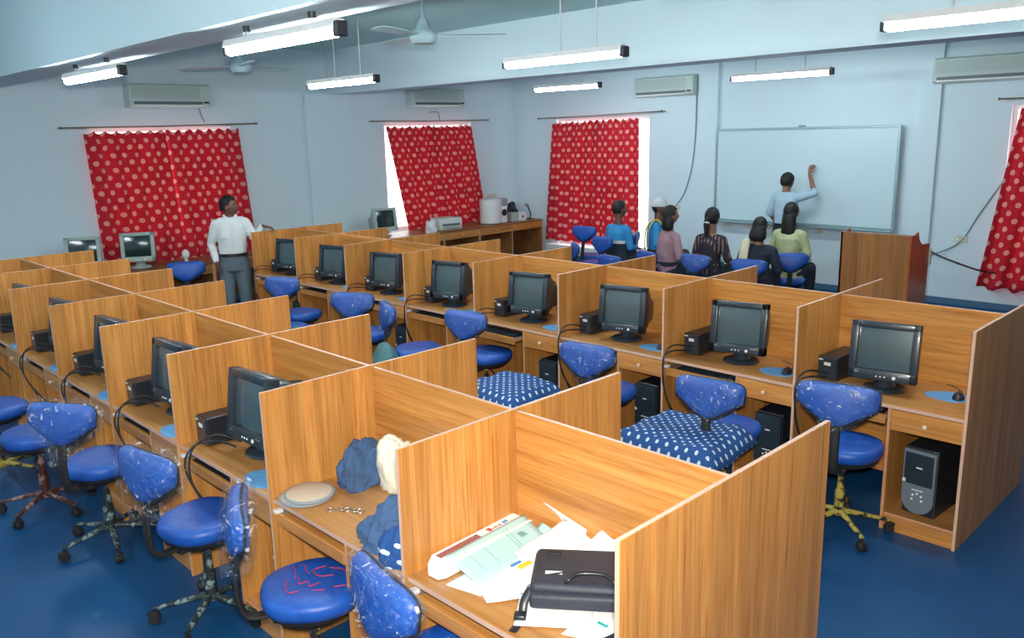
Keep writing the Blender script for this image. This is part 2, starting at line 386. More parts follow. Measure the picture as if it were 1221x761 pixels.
bm = BM(); box(bm, -2.76, -2.52, YF-.06, YF, 0, ZC); struct('trim_5', bm, M['wall'])
bm = BM(); box(bm, XL, XR, YF-.015, YF, 0, .08); struct('baseboard_far', bm, M['trim'])
bm = BM(); box(bm, XL, XL+.015, YN, YF, 0, .08); struct('baseboard_left', bm, M['trim'])
def window(n, axis, pos, w):
    a0, a1, z0, z1 = w
    root = bpy.data.objects.new('window_%d' % n, None); C.objects.link(root); root['kind'] = 'structure'
    mid = (a0+a1)/2
    root.location = (pos-.1, mid, z0) if axis == 'x' else (mid, pos+.1, z0)
    if axis == 'x': root.rotation_euler = (0, 0, R(90))
    w2 = (a1-a0)/2; h = z1-z0; t = .05
    bm = BM()
    box(bm, -w2, w2, -.03, .03, 0, t); box(bm, -w2, w2, -.03, .03, h-t, h)
    for x in (-w2+t/2, 0, w2-t/2): box(bm, x-t/2, x+t/2, -.03, .03, t, h-t)
    put('window_frame', mesh(bm, 'window_frame', M['white']), root)
    bm = BM(); box(bm, -w2+t, -t/2, -.004, .004, t, h-t); box(bm, t/2, w2-t, -.004, .004, t, h-t)
    put('pane', mesh(bm, 'pane', M['glass']), root)
window(1, 'x', XL, W1); window(2, 'x', XL, W2); window(3, 'y', YF, W3); window(4, 'y', YF, W4)
bm = BM(); box(bm, W3[0]-.1, W3[1]+.12, YF-.2, YF+.02, .20, .28, .006); struct('trim_6', bm, M['white'])

# curtains: cloth hanging in folds from a rod
def curtain(name, label, axis, pos, corners, nf, seedv, group='red printed curtains', gap=.003):
    """corners: top-left, top-right, bottom-right, bottom-left as (a, z); two drops that meet"""
    (tl, tr, br, bl) = corners
    t = thing('curtain', label, 'curtain', (0, 0, 0), 0, group)
    rg = random.Random(seedv)
    t.location = (pos, (tl[0]+tr[0])/2, (bl[1]+br[1])/2) if axis == 'x' else ((tl[0]+tr[0])/2, pos, (bl[1]+br[1])/2)
    ox, oy, oz = t.location
    for half in (0, 1):
        bm = BM(); uv = bm.loops.layers.uv.new('uv'); nu, nv = 90, 36
        ph = [rg.uniform(0, 6) for _ in range(5)]; g = []
        u0, u1 = (0, .5-gap) if half == 0 else (.5+gap, 1)
        for j in range(nv+1):
            v = j/nv; row = []
            for i in range(nu+1):
                s = i/nu; uu = u0+(u1-u0)*s
                a = (tl[0]*(1-uu)+tr[0]*uu)*(1-v)+(bl[0]*(1-uu)+br[0]*uu)*v
                z = (tl[1]*(1-uu)+tr[1]*uu)*(1-v)+(bl[1]*(1-uu)+br[1]*uu)*v
                sc_ = 1-v
                z -= sc_**6*.035*abs(math.sin(s*PI*nf*.8+ph[0]))
                z += (v**8)*.02*math.sin(s*PI*nf+ph[1])
                dep = .042*math.sin(s*2*PI*nf*.5+ph[2]+.6*math.sin(v*2+ph[3]))+.014*math.sin(s*2*PI*nf*.93+ph[4]+v)
                dep *= (.5+.6*v); dep += .012*(half*2-1)*(gap < 0); dep -= .03*(2*abs(s-.5))**6
                co = (pos+dep, a, z) if axis == 'x' else (a, pos-dep, z)
                row.append(bm.verts.new((co[0]-ox, co[1]-oy, co[2]-oz)))
            g.append(row)
        wd = abs(tr[0]-tl[0])*1.12; ht = tl[1]-bl[1]
        for j in range(nv):
            for i in range(nu):
                f_ = bm.faces.new((g[j][i], g[j][i+1], g[j+1][i+1], g[j+1][i]))
                for lp, (ii, jj) in zip(f_.loops, ((i, j), (i+1, j), (i+1, j+1), (i, j+1))):
                    lp[uv].uv = ((u0+(u1-u0)*ii/nu)*wd, 5-jj/nv*ht)
        me = mesh(bm, 'curtain_drop', M['curtain'], True)
        o = put('curtain_drop', me, t)
        md = o.modifiers.new('thick', 'SOLIDIFY'); md.thickness = .003
    return t
def rod(label, axis, pos, p0, p1, hooks, grp=None):
    t = thing('curtain_rod', label, 'curtain rod', (pos, (p0[0]+p1[0])/2, p0[1]) if axis == 'x' else ((p0[0]+p1[0])/2, pos, p0[1]))
    o = t.location.copy(); bm = BM()
    P = (lambda a, z, d=0: (pos+d, a, z)) if axis == 'x' else (lambda a, z, d=0: (a, pos-d, z))
    A, B = Vector(P(*p0))-o, Vector(P(*p1))-o
    tube(bm, [A, (A+B)/2+Vector((0, 0, -.008)), B], .010, 8)
    put('pole', mesh(bm, 'pole', M['rod'], True, 40), t)
    for e in (A, B):
        bm = BM(); ball(bm, e, .018, 10, 8)
        d = Vector((-.09, 0, 0)) if axis == 'x' else Vector((0, .09, 0))
        tube(bm, [e, e+d], .007, 6)
        put('bracket', mesh(bm, 'bracket', M['rod'], True, 40), t)
    bm = BM()
    for k in range(hooks):
        q = A.lerp(B, .12+.76*k/(hooks-1)); 
        tube(bm, [q+V(0, 0, .012), q+V(0, 0, -.055)], .003, 5)
    put('hook', mesh(bm, 'hook', M['white']), t)['kind'] = 'stuff'
curtain('c', 'widest red curtain with cream round motifs, behind the standing man', 'x', XL+.12, ((1.42, 2.43), (3.47, 2.45), (3.60, .66), (1.50, .66)), 9, 1)
rod('long thin curtain rod on the left wall above the widest curtain', 'x', XL+.12, (1.15, 2.475), (3.75, 2.505), 8)
curtain('c', 'red printed curtain above the printer and the beige monitor on the side table', 'x', XL+.12, ((6.05, 2.44), (7.88, 2.45), (8.18, .66), (6.42, .62)), 8, 2, gap=-.012)
rod('thin curtain rod on the left wall above the printer', 'x', XL+.12, (5.76, 2.52), (8.30, 2.52), 7)
curtain('c', 'red printed curtain behind the students, left of the whiteboard', 'y', YF-.12, ((-8.96, 2.45), (-7.05, 2.48), (-7.02, .34), (-9.15, .36)), 9, 3, gap=-.012)
rod('thin curtain rod over the window behind the students', 'y', YF-.12, (-9.28, 2.52), (-6.60, 2.56), 7)
curtain('c', 'red curtain at the right edge, right of the lectern', 'y', YF-.12, ((-1.62, 2.45), (.2, 2.45), (.1, .28), (-1.90, .27)), 8, 4)
rod('curtain rod at the far right of the whiteboard wall', 'y', YF-.12, (-1.85, 2.53), (.45, 2.53), 7)

# air conditioners
def ac(label, axis, cen, w, h=.30):
    t = thing('air_conditioner', label, 'air conditioner', cen, R(90) if axis == 'x' else 0, 'wall air conditioners')
    d = .20
    bm = BM(); poly_slab(bm, [(-d, .03), (-d*.93, h-.02), (-d*.8, h), (0, h), (0, 0), (-d*.8, 0)], w, axis='x', z=-w/2, bev=.008)
    put('casing', mesh(bm, 'casing', M['acgrey'], True, 35), t)
    bm = BM()
    for k in range(9): box(bm, -w/2+.03, w/2-.15, -d-.004, -d+.012, h*.40+k*.016, h*.40+k*.016+.009)
    put('intake_grille', mesh(bm, 'intake_grille', M['beige']), t)
    bm = BM(); box(bm, -w/2+.05, w/2-.12, -d-.003, -d+.02, .035, .075); put('air_outlet', mesh(bm, 'air_outlet', M['acdark']), t)
    bm = BM(); box(bm, -w/2+.05, w/2-.12, -d-.014, -d-.004, .018, .036, .003); put('louver', mesh(bm, 'louver', M['white']), t)
    bm = BM(); box(bm, w/2-.10, w/2-.03, -d-.006, -d+.01, .05, .075); put('display', mesh(bm, 'display', M['black']), t)
    return t
def ac_axis_x(label, y, z, w): ac(label, 'x', (XL, y, z), w)
ac_axis_x('air conditioner on the left wall above the widest red curtain', 2.53, 2.72, 1.08)
ac_axis_x('air conditioner on the left wall above the printer side window', 7.12, 2.74, 1.14)
ac('air conditioner above the red curtain left of the whiteboard', 'y', (-6.55, YF, 2.78), 1.10)
ac('air conditioner at the right end of the whiteboard wall', 'y', (-1.95, YF, 2.74), 1.28)

def cable(name, label, pts, rad, mat, k=6, cat='cable'):
    p = smooth_path(pts, k); o0 = p[0].copy()
    bm = BM(); tube(bm, [q-o0 for q in p], rad, 6)
    return tag(put(name, mesh(bm, name, mat, True), None, o0), label, cat)
cable('hanging_cable', 'grey cable hanging down from the air conditioner left of the whiteboard', [(-6.04, YF-.02, 2.8), (-6.05, YF-.012, 2.2), (-6.1, YF-.012, 1.7), (-6.22, YF-.012, 1.3), (-6.38, YF-.012, 1.08)], .009, M['cablegrey'])
cable('hanging_cable', 'short cable between left wall air conditioner and widest curtain', [(XL+.012, 2.98, 2.72), (XL+.012, 3.0, 2.62), (XL+.012, 3.04, 2.53)], .007, M['cablegrey'])
cable('hanging_cable', 'short looping cable under the air conditioner above the printer', [(XL+.012, 7.05, 2.66), (XL+.012, 7.22, 2.66), (XL+.012, 7.25, 2.55), (XL+.012, 7.26, 2.5)], .007, M['cablegrey'])
cable('hanging_cable', 'pale cable looping across the right wall down to the lectern', [(-1.45, YF-.012, 2.1), (-1.72, YF-.012, 1.62), (-1.98, YF-.012, 1.15), (-2.15, YF-.012, .82), (-2.38, YF-.1, .66), (-2.44, YF-.8, .62), (-2.05, 7.3, .8), (-1.86, 6.75, .88)], .009, M['cablegrey'])
cable('hanging_cable', 'dark cable running from the lectern to the right curtain', [(-1.75, 6.8, .99), (-1.95, 8.0, .74), (-1.85, 8.8, .52), (-1.7, 8.95, .48)], .011, M['black'])
def socket(label, x, z, w=.13, group='wall sockets'):
    t = tag(thing('wall_socket', label, 'socket', (x, YF, z)), label, 'socket', group)
    bm = BM(); box(bm, -w/2, w/2, -.014, 0, -.04, .04, .004); put('plate', mesh(bm, 'plate', M['sock']), t)
    bm = BM(); box(bm, -w/2+.015, -w/2+.04, -.02, -.012, -.02, .02, .002); put('switch', mesh(bm, 'switch', M['white']), t)
socket('socket plate on the wall between the right pillar and right curtain', -2.15, .84, .14)
socket('socket plate under the whiteboard, just left of the lectern', -4.0, .83)
socket('leftmost socket plate under the whiteboard', -5.42, .84)
socket('socket plate under the whiteboard, second from its left end', -5.08, .84)
socket('socket plate under the whiteboard beside the writing man', -4.72, .84)
socket('socket plate on the wall below the hanging grey cable', -6.35, 1.05, .08)
t = thing('wall_socket', 'socket plate on the left wall above the white drum appliance', 'socket', (XL, 8.45, 1.15), R(90), 'wall sockets')
bm = BM(); box(bm, -.11, .11, -.014, 0, -.035, .035, .004); put('plate', mesh(bm, 'plate', M['sock']), t)

# whiteboard
t = thing('whiteboard', 'large blank whiteboard with thin metal frame on the far wall', 'whiteboard', (-4.28, YF-.1, .92))
w2, h = 1.32, 1.32
bm = BM(); box(bm, -w2, w2, -.01, .0, 0, h); put('writing_surface', mesh(bm, 'writing_surface', M['board']), t)
bm = BM()
for z in (-.02, h-.012): box(bm, -w2-.02, w2+.02, -.025, .005, z, z+.035, .004)
for x in (-w2-.02, w2-.015): box(bm, x, x+.035, -.024, .004, -.02, h+.02, .004)
put('frame', mesh(bm, 'frame', M['boardf']), t)
bm = BM(); box(bm, -w2, w2, -.09, -.02, -.035, -.02, .003); put('pen_tray', mesh(bm, 'pen_tray', M['boardf']), t)
bm = BM(); ball(bm, (-.02, -.02, h+.035), .02, 10, 8); box(bm, -.01, .01, -.02, .09, h+.02, h+.045); put('hanger', mesh(bm, 'hanger', M['boardf'], True, 40), t)
bm = BM(); box(bm, -1.3, 1.3, .0, .09, .1, .14); box(bm, -1.3, 1.3, .0, .09, 1.1, 1.14); put('batten', mesh(bm, 'batten', M['boardf']), t)

# fluorescent lights
def tube_light(label, cx, y, z, ztop, ln=1.18, rods=((-.35), (.35))):
    t = thing('fluorescent_light', label, 'light', (cx, y, z), 0, 'fluorescent tube lights')
    bm = BM(); poly_slab(bm, [(-.044, .022), (-.030, .062), (.030, .062), (.044, .022)], ln, axis='x', z=-ln/2, bev=.003)
    put('housing', mesh(bm, 'housing', M['white']), t)
    bm = BM(); tube(bm, [(-ln/2+.02, 0, 0), (ln/2-.02, 0, 0)], .027, 14); put('tube', mesh(bm, 'tube', M['tube'], True, 40), t)
    for s in (-1, 1):
        bm = BM(); box(bm, s*ln/2-.016, s*ln/2+(.03 if s > 0 else .012), -.034, .034, -.026, .05 if s > 0 else .03, .008); put('end_cap', mesh(bm, 'end_cap', M['black']), t)
    for rx in rods:
        bm = BM(); tube(bm, [(rx, 0, .07), (rx, 0, ztop-z)], .006, 6); put('hanging_rod', mesh(bm, 'hanging_rod', M['white'], True), t)
        bm = BM(); tube(bm, [(rx, 0, ztop-z-.03), (rx, 0, ztop-z)], .022, 10); put('ceiling_rose', mesh(bm, 'ceiling_rose', M['black']), t)
    return t
tube_light('tube light on the near beam above the widest red curtain', -5.94, .25, 2.80, 2.92, 1.24)
tube_light('tube light on the near beam, largest bright tube in view', -3.02, .25, 2.80, 2.92)
tube_light('tube light hung between the beams left of the ceiling fan', -6.18, 2.75, 2.82, ZC, 1.2, (-.1, .35))
tube_light('tube light hung between the beams right of the ceiling fan', -3.18, 2.75, 2.82, ZC, 1.2, (.0, .35))
tube_light('tube light at the upper right corner of the picture', -.15, 2.75, 2.81, ZC, 1.2, (-.25, .3))
tube_light('tube light beyond the far beam above the students', -6.78, 6.9, 2.88, ZC, 1.2, (-.2, .3))
tube_light('tube light beyond the far beam above the whiteboard', -3.55, 6.9, 2.84, ZC, 1.2, (-.3, .3))

tube_light('tube light hung over the near aisle, left behind the camera', -5.9, -2.5, 2.82, ZC, 1.2)
tube_light('tube light hung over the near aisle, just behind the camera', -2.9, -2.9, 2.82, ZC, 1.2)
# ceiling fans at rest
def fan(label, x, y, z, a0):
    t = thing('ceiling_fan', label, 'fan', (x, y, z), R(a0), 'ceiling fans')
    bm = BM(); lathe(bm, [(.03, -.075), (.09, -.07), (.115, -.03), (.12, 0), (.10, .03), (.06, .06), (.045, .10), (.03, .13)], 24); put('motor', mesh(bm, 'motor', M['fan'], True, 50), t)
    bm = BM(); lathe(bm, [(.012, .12), (.012, ZC-z)], 8); lathe(bm, [(.06, ZC-z-.06), (.05, ZC-z)], 16); put('downrod', mesh(bm, 'downrod', M['fan'], True, 50), t)
    for k in range(3):
        a = k*2*PI/3
        bm = BM(); out = [(.10, -.03), (.22, -.05), (.45, -.065), (.68, -.06), (.70, 0), (.68, .06), (.45, .06), (.22, .045), (.10, .03)]
        poly_slab(bm, out, .006, 'z', 0)
        bmesh.ops.rotate(bm, verts=bm.verts, cent=(0, 0, 0), matrix=Matrix.Rotation(R(9), 3, 'X'))
        put('blade', mesh(bm, 'blade', M['fan']), t, (0, 0, -.01), (0, 0, a))
fan('ceiling fan hanging between the beams near the centre top', -4.40, 2.4, 3.10, 50)
fan('farther ceiling fan near the left wall', -7.60, 2.4, 3.08, 100)
fan('ceiling fan whose blades touch the top edge of the picture', -1.2, 2.4, 3.1, 75)

# ------------------------------------------------------------------ workstation bays
Wb = .95345; D = .6209; HP = 1.2317; OFF = -.0396; T = .009
ROWB_X, ROWB_Y = -.0345, 2.994
def board(x0, x1, y0, y1, z0, z1, thin, mat, edge='edge'):
    bm = BM(); box(bm, x0, x1, y0, y1, z0, z1, .0015, seg=1); edge_faces(bm, thin)
    return mesh(bm, 'board', [mat, M[edge]])
def side_panel(): return board(-T, T, -D, D, 0, HP, 0, M['wood_v'])
def bay(label, row, k, last=False, tray_out=0, tray_out_back=0):
    """bay between cross panels k and k+1; origin at the middle of its floor line"""
    px = -k*Wb if row == 'A' else ROWB_X-k*Wb; py = 0 if row == 'A' else ROWB_Y
    t = thing('workstation_bay', label, 'desk', (px-Wb/2, py, 0), 0, 'double-sided computer desk bays, %s row' % ('near' if row == 'A' else 'far'))
    h = Wb/2
    put('side_panel', cached('side', side_panel), t, (h, 0, 0))
    if last: put('side_panel', cached('side', side_panel), t, (-h, 0, 0))
    put('back_panel', cached('back', lambda: board(-h+T, h-T, -T, T, .12, HP-.008, 1, M['wood_h'])), t, (0, OFF, 0))
    for s, depth in ((-1, D+OFF-T-.003), (1, D-OFF-T-.003)):
        def mk(fn): return fn
        rz = 0 if s == -1 else PI
        def P(name, key, fn, parent=None, off=(0, 0, 0)):
            me = cached((key, s), fn)
            if parent is not None: return put(name, me, parent, off)
            return put(name, me, t, (off[0]*(-s), OFF*1+s*0+(-s)*off[1]*1 if False else OFF, off[2]) if off != (0, 0, 0) else (0, OFF, 0), (0, 0, rz))
        # local frame: front is -y, left is -x, drawer on the right
        F = -depth; xd = .085     # divider position
        P('desktop', 'top', lambda: board(-h+T, h-T, F, -T, .728, .75, 2, M['wood_top']))
        P('divider', 'div', lambda: board(xd-T, xd+T, F+.002, -T-.05, 0, .727, 0, M['wood_v'], 'edge2'))
        P('compartment_shelf', 'shf', lambda: board(xd+T, h-T, F+.02, -T-.05, .085, .10, 2, M['wood_top'], 'edge2'))
        P('kick_board', 'kick', lambda: board(xd+T, h-T, F+.006, F+.022, 0, .085, 1, M['wood_h'], 'edge2'))
        def drw():
            bm = BM(); box(bm, xd+T+.002, h-T-.002, F+.001, F+.018, .605, .724, .0015, seg=1); box(bm, xd+T+.012, h-T-.012, F+.018, -.15, .615, .715)
            return mesh(bm, 'drawer', M['wood_h'])
        dr = P('drawer', 'drw', drw)
        def knb():
            bm = BM(); lathe(bm, [(.005, 0), (.006, .012), (.013, .018), (.013, .024), (.007, .028)], 12, xf(((xd+h)/2, F+.001, .665), (R(90), 0, 0))); return mesh(bm, 'knob', M['knob'], True, 50)
        put('knob', cached(('knob', s), knb), dr)
        out = tray_out if s == -1 else tray_out_back
        def try_():
            bm = BM(); box(bm, -h+T+.02, xd-T-.02, F+.02, -.16, .645, .660)
            box(bm, -h+T+.012, xd-T-.012, F+.004, F+.022, .628, .682, .0015, seg=1)
            for x in (-h+T+.006, xd-T-.012): box(bm, x, x+.006, F+.01, -.16, .66, .685, mi=1)
            box(bm, -h+T+.002, -h+T+.03, F-.006, F+.03, .683, .700, .002, mi=2)
            return mesh(bm, 'keyboard_tray', [M['wood_h'], M['steel'], M['label']])
        kt = cached(('tray', s), try_)
        o = put('keyboard_tray', kt, t, (0, OFF+s*out, 0), (0, 0, rz))
    return t
ordn = ['first', 'second', 'third', 'fourth', 'fifth', 'sixth', 'seventh', 'eighth']
labA = ['nearest desk bay holding the papers and the black laptop bag',
        'near-row desk bay holding the round cream discs and crumpled clothes',
        'near-row desk bay with the closest monitor, beside the discs',
        'near-row desk bay with the second closest monitor',
        'near-row desk bay whose monitor is half hidden by its panel',
        'near-row desk bay, sixth from the papers, only its power unit showing',
        'near-row desk bay, second from the far left end',
        'last desk bay of the near row, at the far left end']
labB = ['rightmost desk bay of the far row with the open tower compartment',
        'second desk bay from the right in the far row',
        'third desk bay from the right in the far row',
        'fourth desk bay from the right, with its keyboard tray pulled out',
        'fifth desk bay from the right in the far row',
        'sixth desk bay from the right in the far row',
        'seventh desk bay from the right, next to the last one',
        'last desk bay of the far row, under the standing man\'s hand']
for k in range(8):
    bay(labA[k], 'A', k, k == 7)
    bay(labB[k], 'B', k, k == 7, .09 if k in (3,) else (.03 if k == 2 else 0))

def cub(row, k, dx, dy, z=.7502):
    """a spot on the front desk of cubicle k; dx from its centre, dy from its front edge"""
    px = (-k*Wb if row == 'A' else ROWB_X-k*Wb)-Wb/2; py = (0 if row == 'A' else ROWB_Y)-D
    return (px+dx, py+dy, z)

# ------------------------------------------------------------------ computers
def monitor_parts(t, body='black2', scr='screen', s=1.0, tilt=8):
    def casing():
        bm = BM()
        # bezel frame around the screen
        w, h, zc = .205, .188, .265
        def ringbox(z0, z1, x0, x1): box(bm, x0, x1, -.02, .05, z0, z1, .006)
        ringbox(zc+h-.042, zc+h, -w, w); ringbox(zc-h, zc-h+.066, -w, w)
        ringbox(zc-h, zc+h, -w, -w+.046); ringbox(zc-h, zc+h, w-.046, w)
        # hump
        secs = [(.04, w-.002, h-.002, zc), (.12, w-.012, h-.016, zc), (.20, w-.05, h-.05, zc-.006), (.30, .125, .115, zc-.02), (.385, .11, .10, zc-.025), (.395, .10, .09, zc-.025)]
        rings = []
        for (y, a, b, c) in secs:
            pr = []
            for q in range(24):
                an = 2*PI*q/24; ca, sa = math.cos(an), math.sin(an)
                pr.append(bm.verts.new((a*math.copysign(abs(ca)**.35, ca), y, c+b*math.copysign(abs(sa)**.35, sa))))
            rings.append(pr)
        for A_, B_ in zip(rings, rings[1:]):
            for q in range(24): bm.faces.new((A_[q], A_[(q+1) % 24], B_[(q+1) % 24], B_[q]))
        bm.faces.new(rings[0]); bm.faces.new(rings[-1])
        for q in range(7): box(bm, -.08, .08, .25+q*.016, .256+q*.016, zc+.085, zc+.107)
        return mesh(bm, 'casing', M[body], True, 35)
    def screen():
        bm = BM(); n = 14; a, b = .162, .132; zc = .277; g = []
        for j in range(n+1):
            rw = []
            for i in range(n+1):
                x = (i/n*2-1); z = (j/n*2-1)
                rw.append(bm.verts.new((x*a, .004+.012*(x*x+z*z)/2, zc+z*b)))
            g.append(rw)
        for j in range(n):
            for i in range(n): bm.faces.new((g[j][i], g[j][i+1], g[j+1][i+1], g[j+1][i]))
        # rim back
        return mesh(bm, 'screen', M[scr], True)
    def stand():
        bm = BM(); lathe(bm, [(.13, 0), (.135, .008), (.125, .018), (.07, .028), (.055, .05), (.06, .075)], 28)
        for v in bm.verts: v.co.y = v.co.y*.95+.13
        return mesh(bm, 'stand', M[body], True, 40)
    def buttons():
        bm = BM()
        for x in (-.03, -.005, .02): lathe(bm, [(.005, 0), (.005, .004), (.003, .005)], 8, xf((x, -.019, .103), (R(90), 0, 0)))
        lathe(bm, [(.011, 0), (.011, .004), (.008, .006)], 14, xf((.075, -.019, .103), (R(90), 0, 0)))
        return mesh(bm, 'button', M['ledw'])
    def badge():
        bm = BM(); box(bm, .10, .15, -.0215, -.019, .119, .123); box(bm, -.165, -.14, -.0215, -.019, .119, .123)
        return mesh(bm, 'badge', M['steel'])
    put('stand', cached(('mst', body), stand), t)
    piv = bpy.data.objects  # no extra level: every part is tilted the same way about the stand
    rx = R(-tilt)
    for nm, fn in (('casing', casing), ('screen', screen), ('button', buttons), ('badge', badge)):
        o = put(nm, cached((nm, body, scr), fn), t, (0, 0, .012), (rx, 0, 0))
def monitor(label, loc, rz, body='black2', scr='screen', grp='black tube monitors on the desks', s=1):
    t = thing('computer_monitor', label, 'monitor', loc, R(rz), grp); monitor_parts(t, body, scr); t.scale = (s, s, s)
    return t
def ups(label, loc, rz):
    t = thing('power_backup_unit', label, 'power unit', loc, R(rz), 'black power units beside the monitors')
    def body():
        bm = BM(); box(bm, -.062, .062, 0, .32, .004, .15, .006)
        for q in range(4): box(bm, -.0625, .0625, .06+q*.05, .08+q*.05, .03, .05)
        return mesh(bm, 'casing', M['black'])
    def face():
        bm = BM(); box(bm, -.056, .056, -.010, .002, .008, .146, .004); return mesh(bm, 'front_face', M['black2'])
    def lab():
        bm = BM(); box(bm, -.016, .026, -.0125, -.009, .098, .118); box(bm, -.05, -.025, -.0125, -.009, .128, .136); return mesh(bm, 'sticker', M['label'])
    put('casing', cached('ups', body), t); put('front_face', cached('upsf', face), t); put('sticker', cached('upsl', lab), t)
    return t
def tower(label, loc, rz=0, grp='black computer towers', dark=True):
    fm_ = 'black2' if dark else 'greyface'
    t = thing('computer_tower', label, 'computer', loc, R(rz), grp)
    def body(): bm = BM(); box(bm, -.09, .09, .012, .42, 0, .40, .005); return mesh(bm, 'casing', M['black'])
    def face():
        bm = BM()
        out = [(-.088, .39), (.088, .39), (.088, .10)]
        out += [(.088*math.cos(-a), .10+.085*math.sin(-a)) for a in [R(x) for x in range(15, 180, 15)]] + [(-.088, .10)]
        poly_slab(bm, out, .03, 'y', -.018, .004); return mesh(bm, 'front_face', M[fm_], True, 35)
    def bays():
        bm = BM(); box(bm, -.078, .078, -.022, -.017, .19, .375, .002)
        for z in (.33, .285, .235): box(bm, -.074, .074, -.0245, -.02, z, z+.003)
        return mesh(bm, 'drive_bay', M['black2'])
    def btn():
        bm = BM()
        for q in range(5):
            a = R(200-q*55); lathe(bm, [(.007, 0), (.006, .004)], 8, xf((.028*math.cos(a), -.018, .11+.028*math.sin(a)), (R(90), 0, 0)))
        return mesh(bm, 'button', M['ledw'])
    def lab(): bm = BM(); box(bm, -.012, .02, -.026, -.0235, .29, .298); box(bm, -.084, -.066, -.024, -.018, .195, .215); box(bm, -.03, .03, -.0205, -.0175, .155, .161); return mesh(bm, 'sticker', M['label'])
    put('casing', cached('tw', body), t); put('front_face', cached(('twf', dark), face), t); put('drive_bay', cached('twb', bays), t); put('button', cached('twbt', btn), t); put('sticker', cached('twl', lab), t)
    return t
def mouse(label, loc, rz):
    t = thing('computer_mouse', label, 'mouse', loc, R(rz), 'black mice on blue pads')
    def b():
        bm = BM(); vs = ball(bm, (0, 0, 0), (.032, .055, .034), 18, 12)
        for v in vs:
            if v.co.z < 0: v.co.z = 0
            if v.co.y > 0: v.co.z *= 1.05
        return mesh(bm, 'mouse_body', M['black'], True)
    def w(): bm = BM(); tube(bm, [(-.004, .028, .030), (.004, .028, .030)], .007, 10); return mesh(bm, 'scroll_wheel', M['blackmat'])
    put('mouse_body', cached('mou', b), t); put('scroll_wheel', cached('mouw', w), t)
    bm = BM(); p = smooth_path([(0, .05, .012), (.01, .12, .006), (-.03, .2, .005), (-.10, .26, .006)], 5); tube(bm, p, .0025, 5)
    put('cable', cached('mouc', lambda: mesh(bm, 'cable', M['black'], True)), t)
def mousepad(label, loc, rz):
    def b():
        bm = BM(); out = [(.115*math.cos(a)*(1+.10*math.cos(2*a)), .095*math.sin(a)*(1-.06*math.cos(3*a))) for a in [2*PI*q/40 for q in range(40)]]
        poly_slab(bm, out, .004, 'z', 0); return mesh(bm, 'mouse_pad', M['pad'])
    return tag(put('mouse_pad', cached('pad', b), None, loc, (0, 0, R(rz))), label, 'mouse pad', 'blue mouse pads')
def keyboard(label, loc, rz=0):
    t = thing('keyboard', label, 'keyboard', loc, R(rz), 'black keyboards on the trays')
    def b(): bm = BM(); poly_slab(bm, [(-.075, 0), (-.075, .014), (.075, .026), (.075, 0)], .43, 'x', -.215, .003); return mesh(bm, 'key_base', M['black'])
    def k():
        bm = BM()
        for rw in range(5):
            for c in range(20):
                if c in (14,): continue
                x = -.20+c*.0205; y = -.055+rw*.021; z = .0165+(y+.075)*.08
                box(bm, x, x+.017, y, y+.017, z, z+.006)
        return mesh(bm, 'keys', M['black2'])
    put('key_base', cached('kbb', b), t); o = put('keys', cached('kbk', k), t); o['kind'] = 'stuff'
def cords(label, pts_list, loc, grp='black leads hanging from the desks'):
    bm = BM()
    for p in pts_list: tube(bm, smooth_path(p, 6), .0055, 6)
    return tag(put('power_lead', mesh(bm, 'power_lead', M['black'], True), None, loc), label, 'cable', grp)

B_place = ['in the rightmost far-row bay', 'in the second far-row bay from the right', 'in the third far-row bay from the right',
           'in the fourth far-row bay from the right', 'in the fifth far-row bay from the right', 'in the sixth far-row bay from the right',
           'in the seventh far-row bay from the right', 'in the last far-row bay by the standing man']
mdx = [-.04, -.02, -.02, -.03, -.08, -.08, -.05, -.02]
mrz = [10, 12, 12, 12, 12, 14, 14, 14]
for k in range(8):
    monitor('black tube monitor ' + B_place[k], cub('B', k, mdx[k]+.01, .16), mrz[k], s=.90)
    ups('black power unit left of the monitor ' + B_place[k], cub('B', k, -.375, .20 if k else .22), -3)
    mousepad('blue mouse pad ' + B_place[k], cub('B', k, .28, .20 if k != 0 else .36), 10)
    mouse('black mouse on the blue pad ' + B_place[k], cub('B', k, .33, .20 if k != 0 else .35, .7545), 12)
    tx = .275
    if k != 0:
        tower('black computer tower under the drawer ' + B_place[k], cub('B', k, tx, .10, .1005), 0)
    else:
        tower('grey-faced computer tower in the open compartment of the rightmost bay', cub('B', k, tx-.03, .10, .1005), -4, 'grey-faced computer tower', False)
    out = {3: .09, 2: .03}.get(k, 0)
    keyboard('black keyboard on the tray ' + B_place[k], cub('B', k, -.19, .115-out, .6605))
    g = lambda v: (v[0], v[1], v[2])
    cords('black leads looping over the desk edge ' + B_place[k], [
        [(.04, .2, .03), (0, .08, .05), (-.03, 0, .04), (-.035, -.035, -.02), (-.03, -.03, -.2), (0, .05, -.42)],
        [(.05, .22, .05), (-.01, .06, .09), (-.045, -.01, .03), (-.04, -.03, -.1), (.0, -.02, -.3), (.05, .12, -.5)]], cub('B', k, -.41, 0))
A_place = {2: 'in the near row beside the discs', 3: 'in the near row, second closest', 4: 'in the near row, third closest', 5: 'in the near row, fourth closest', 6: 'in the near row, farthest but one', 7: 'at the far left end of the near row'}
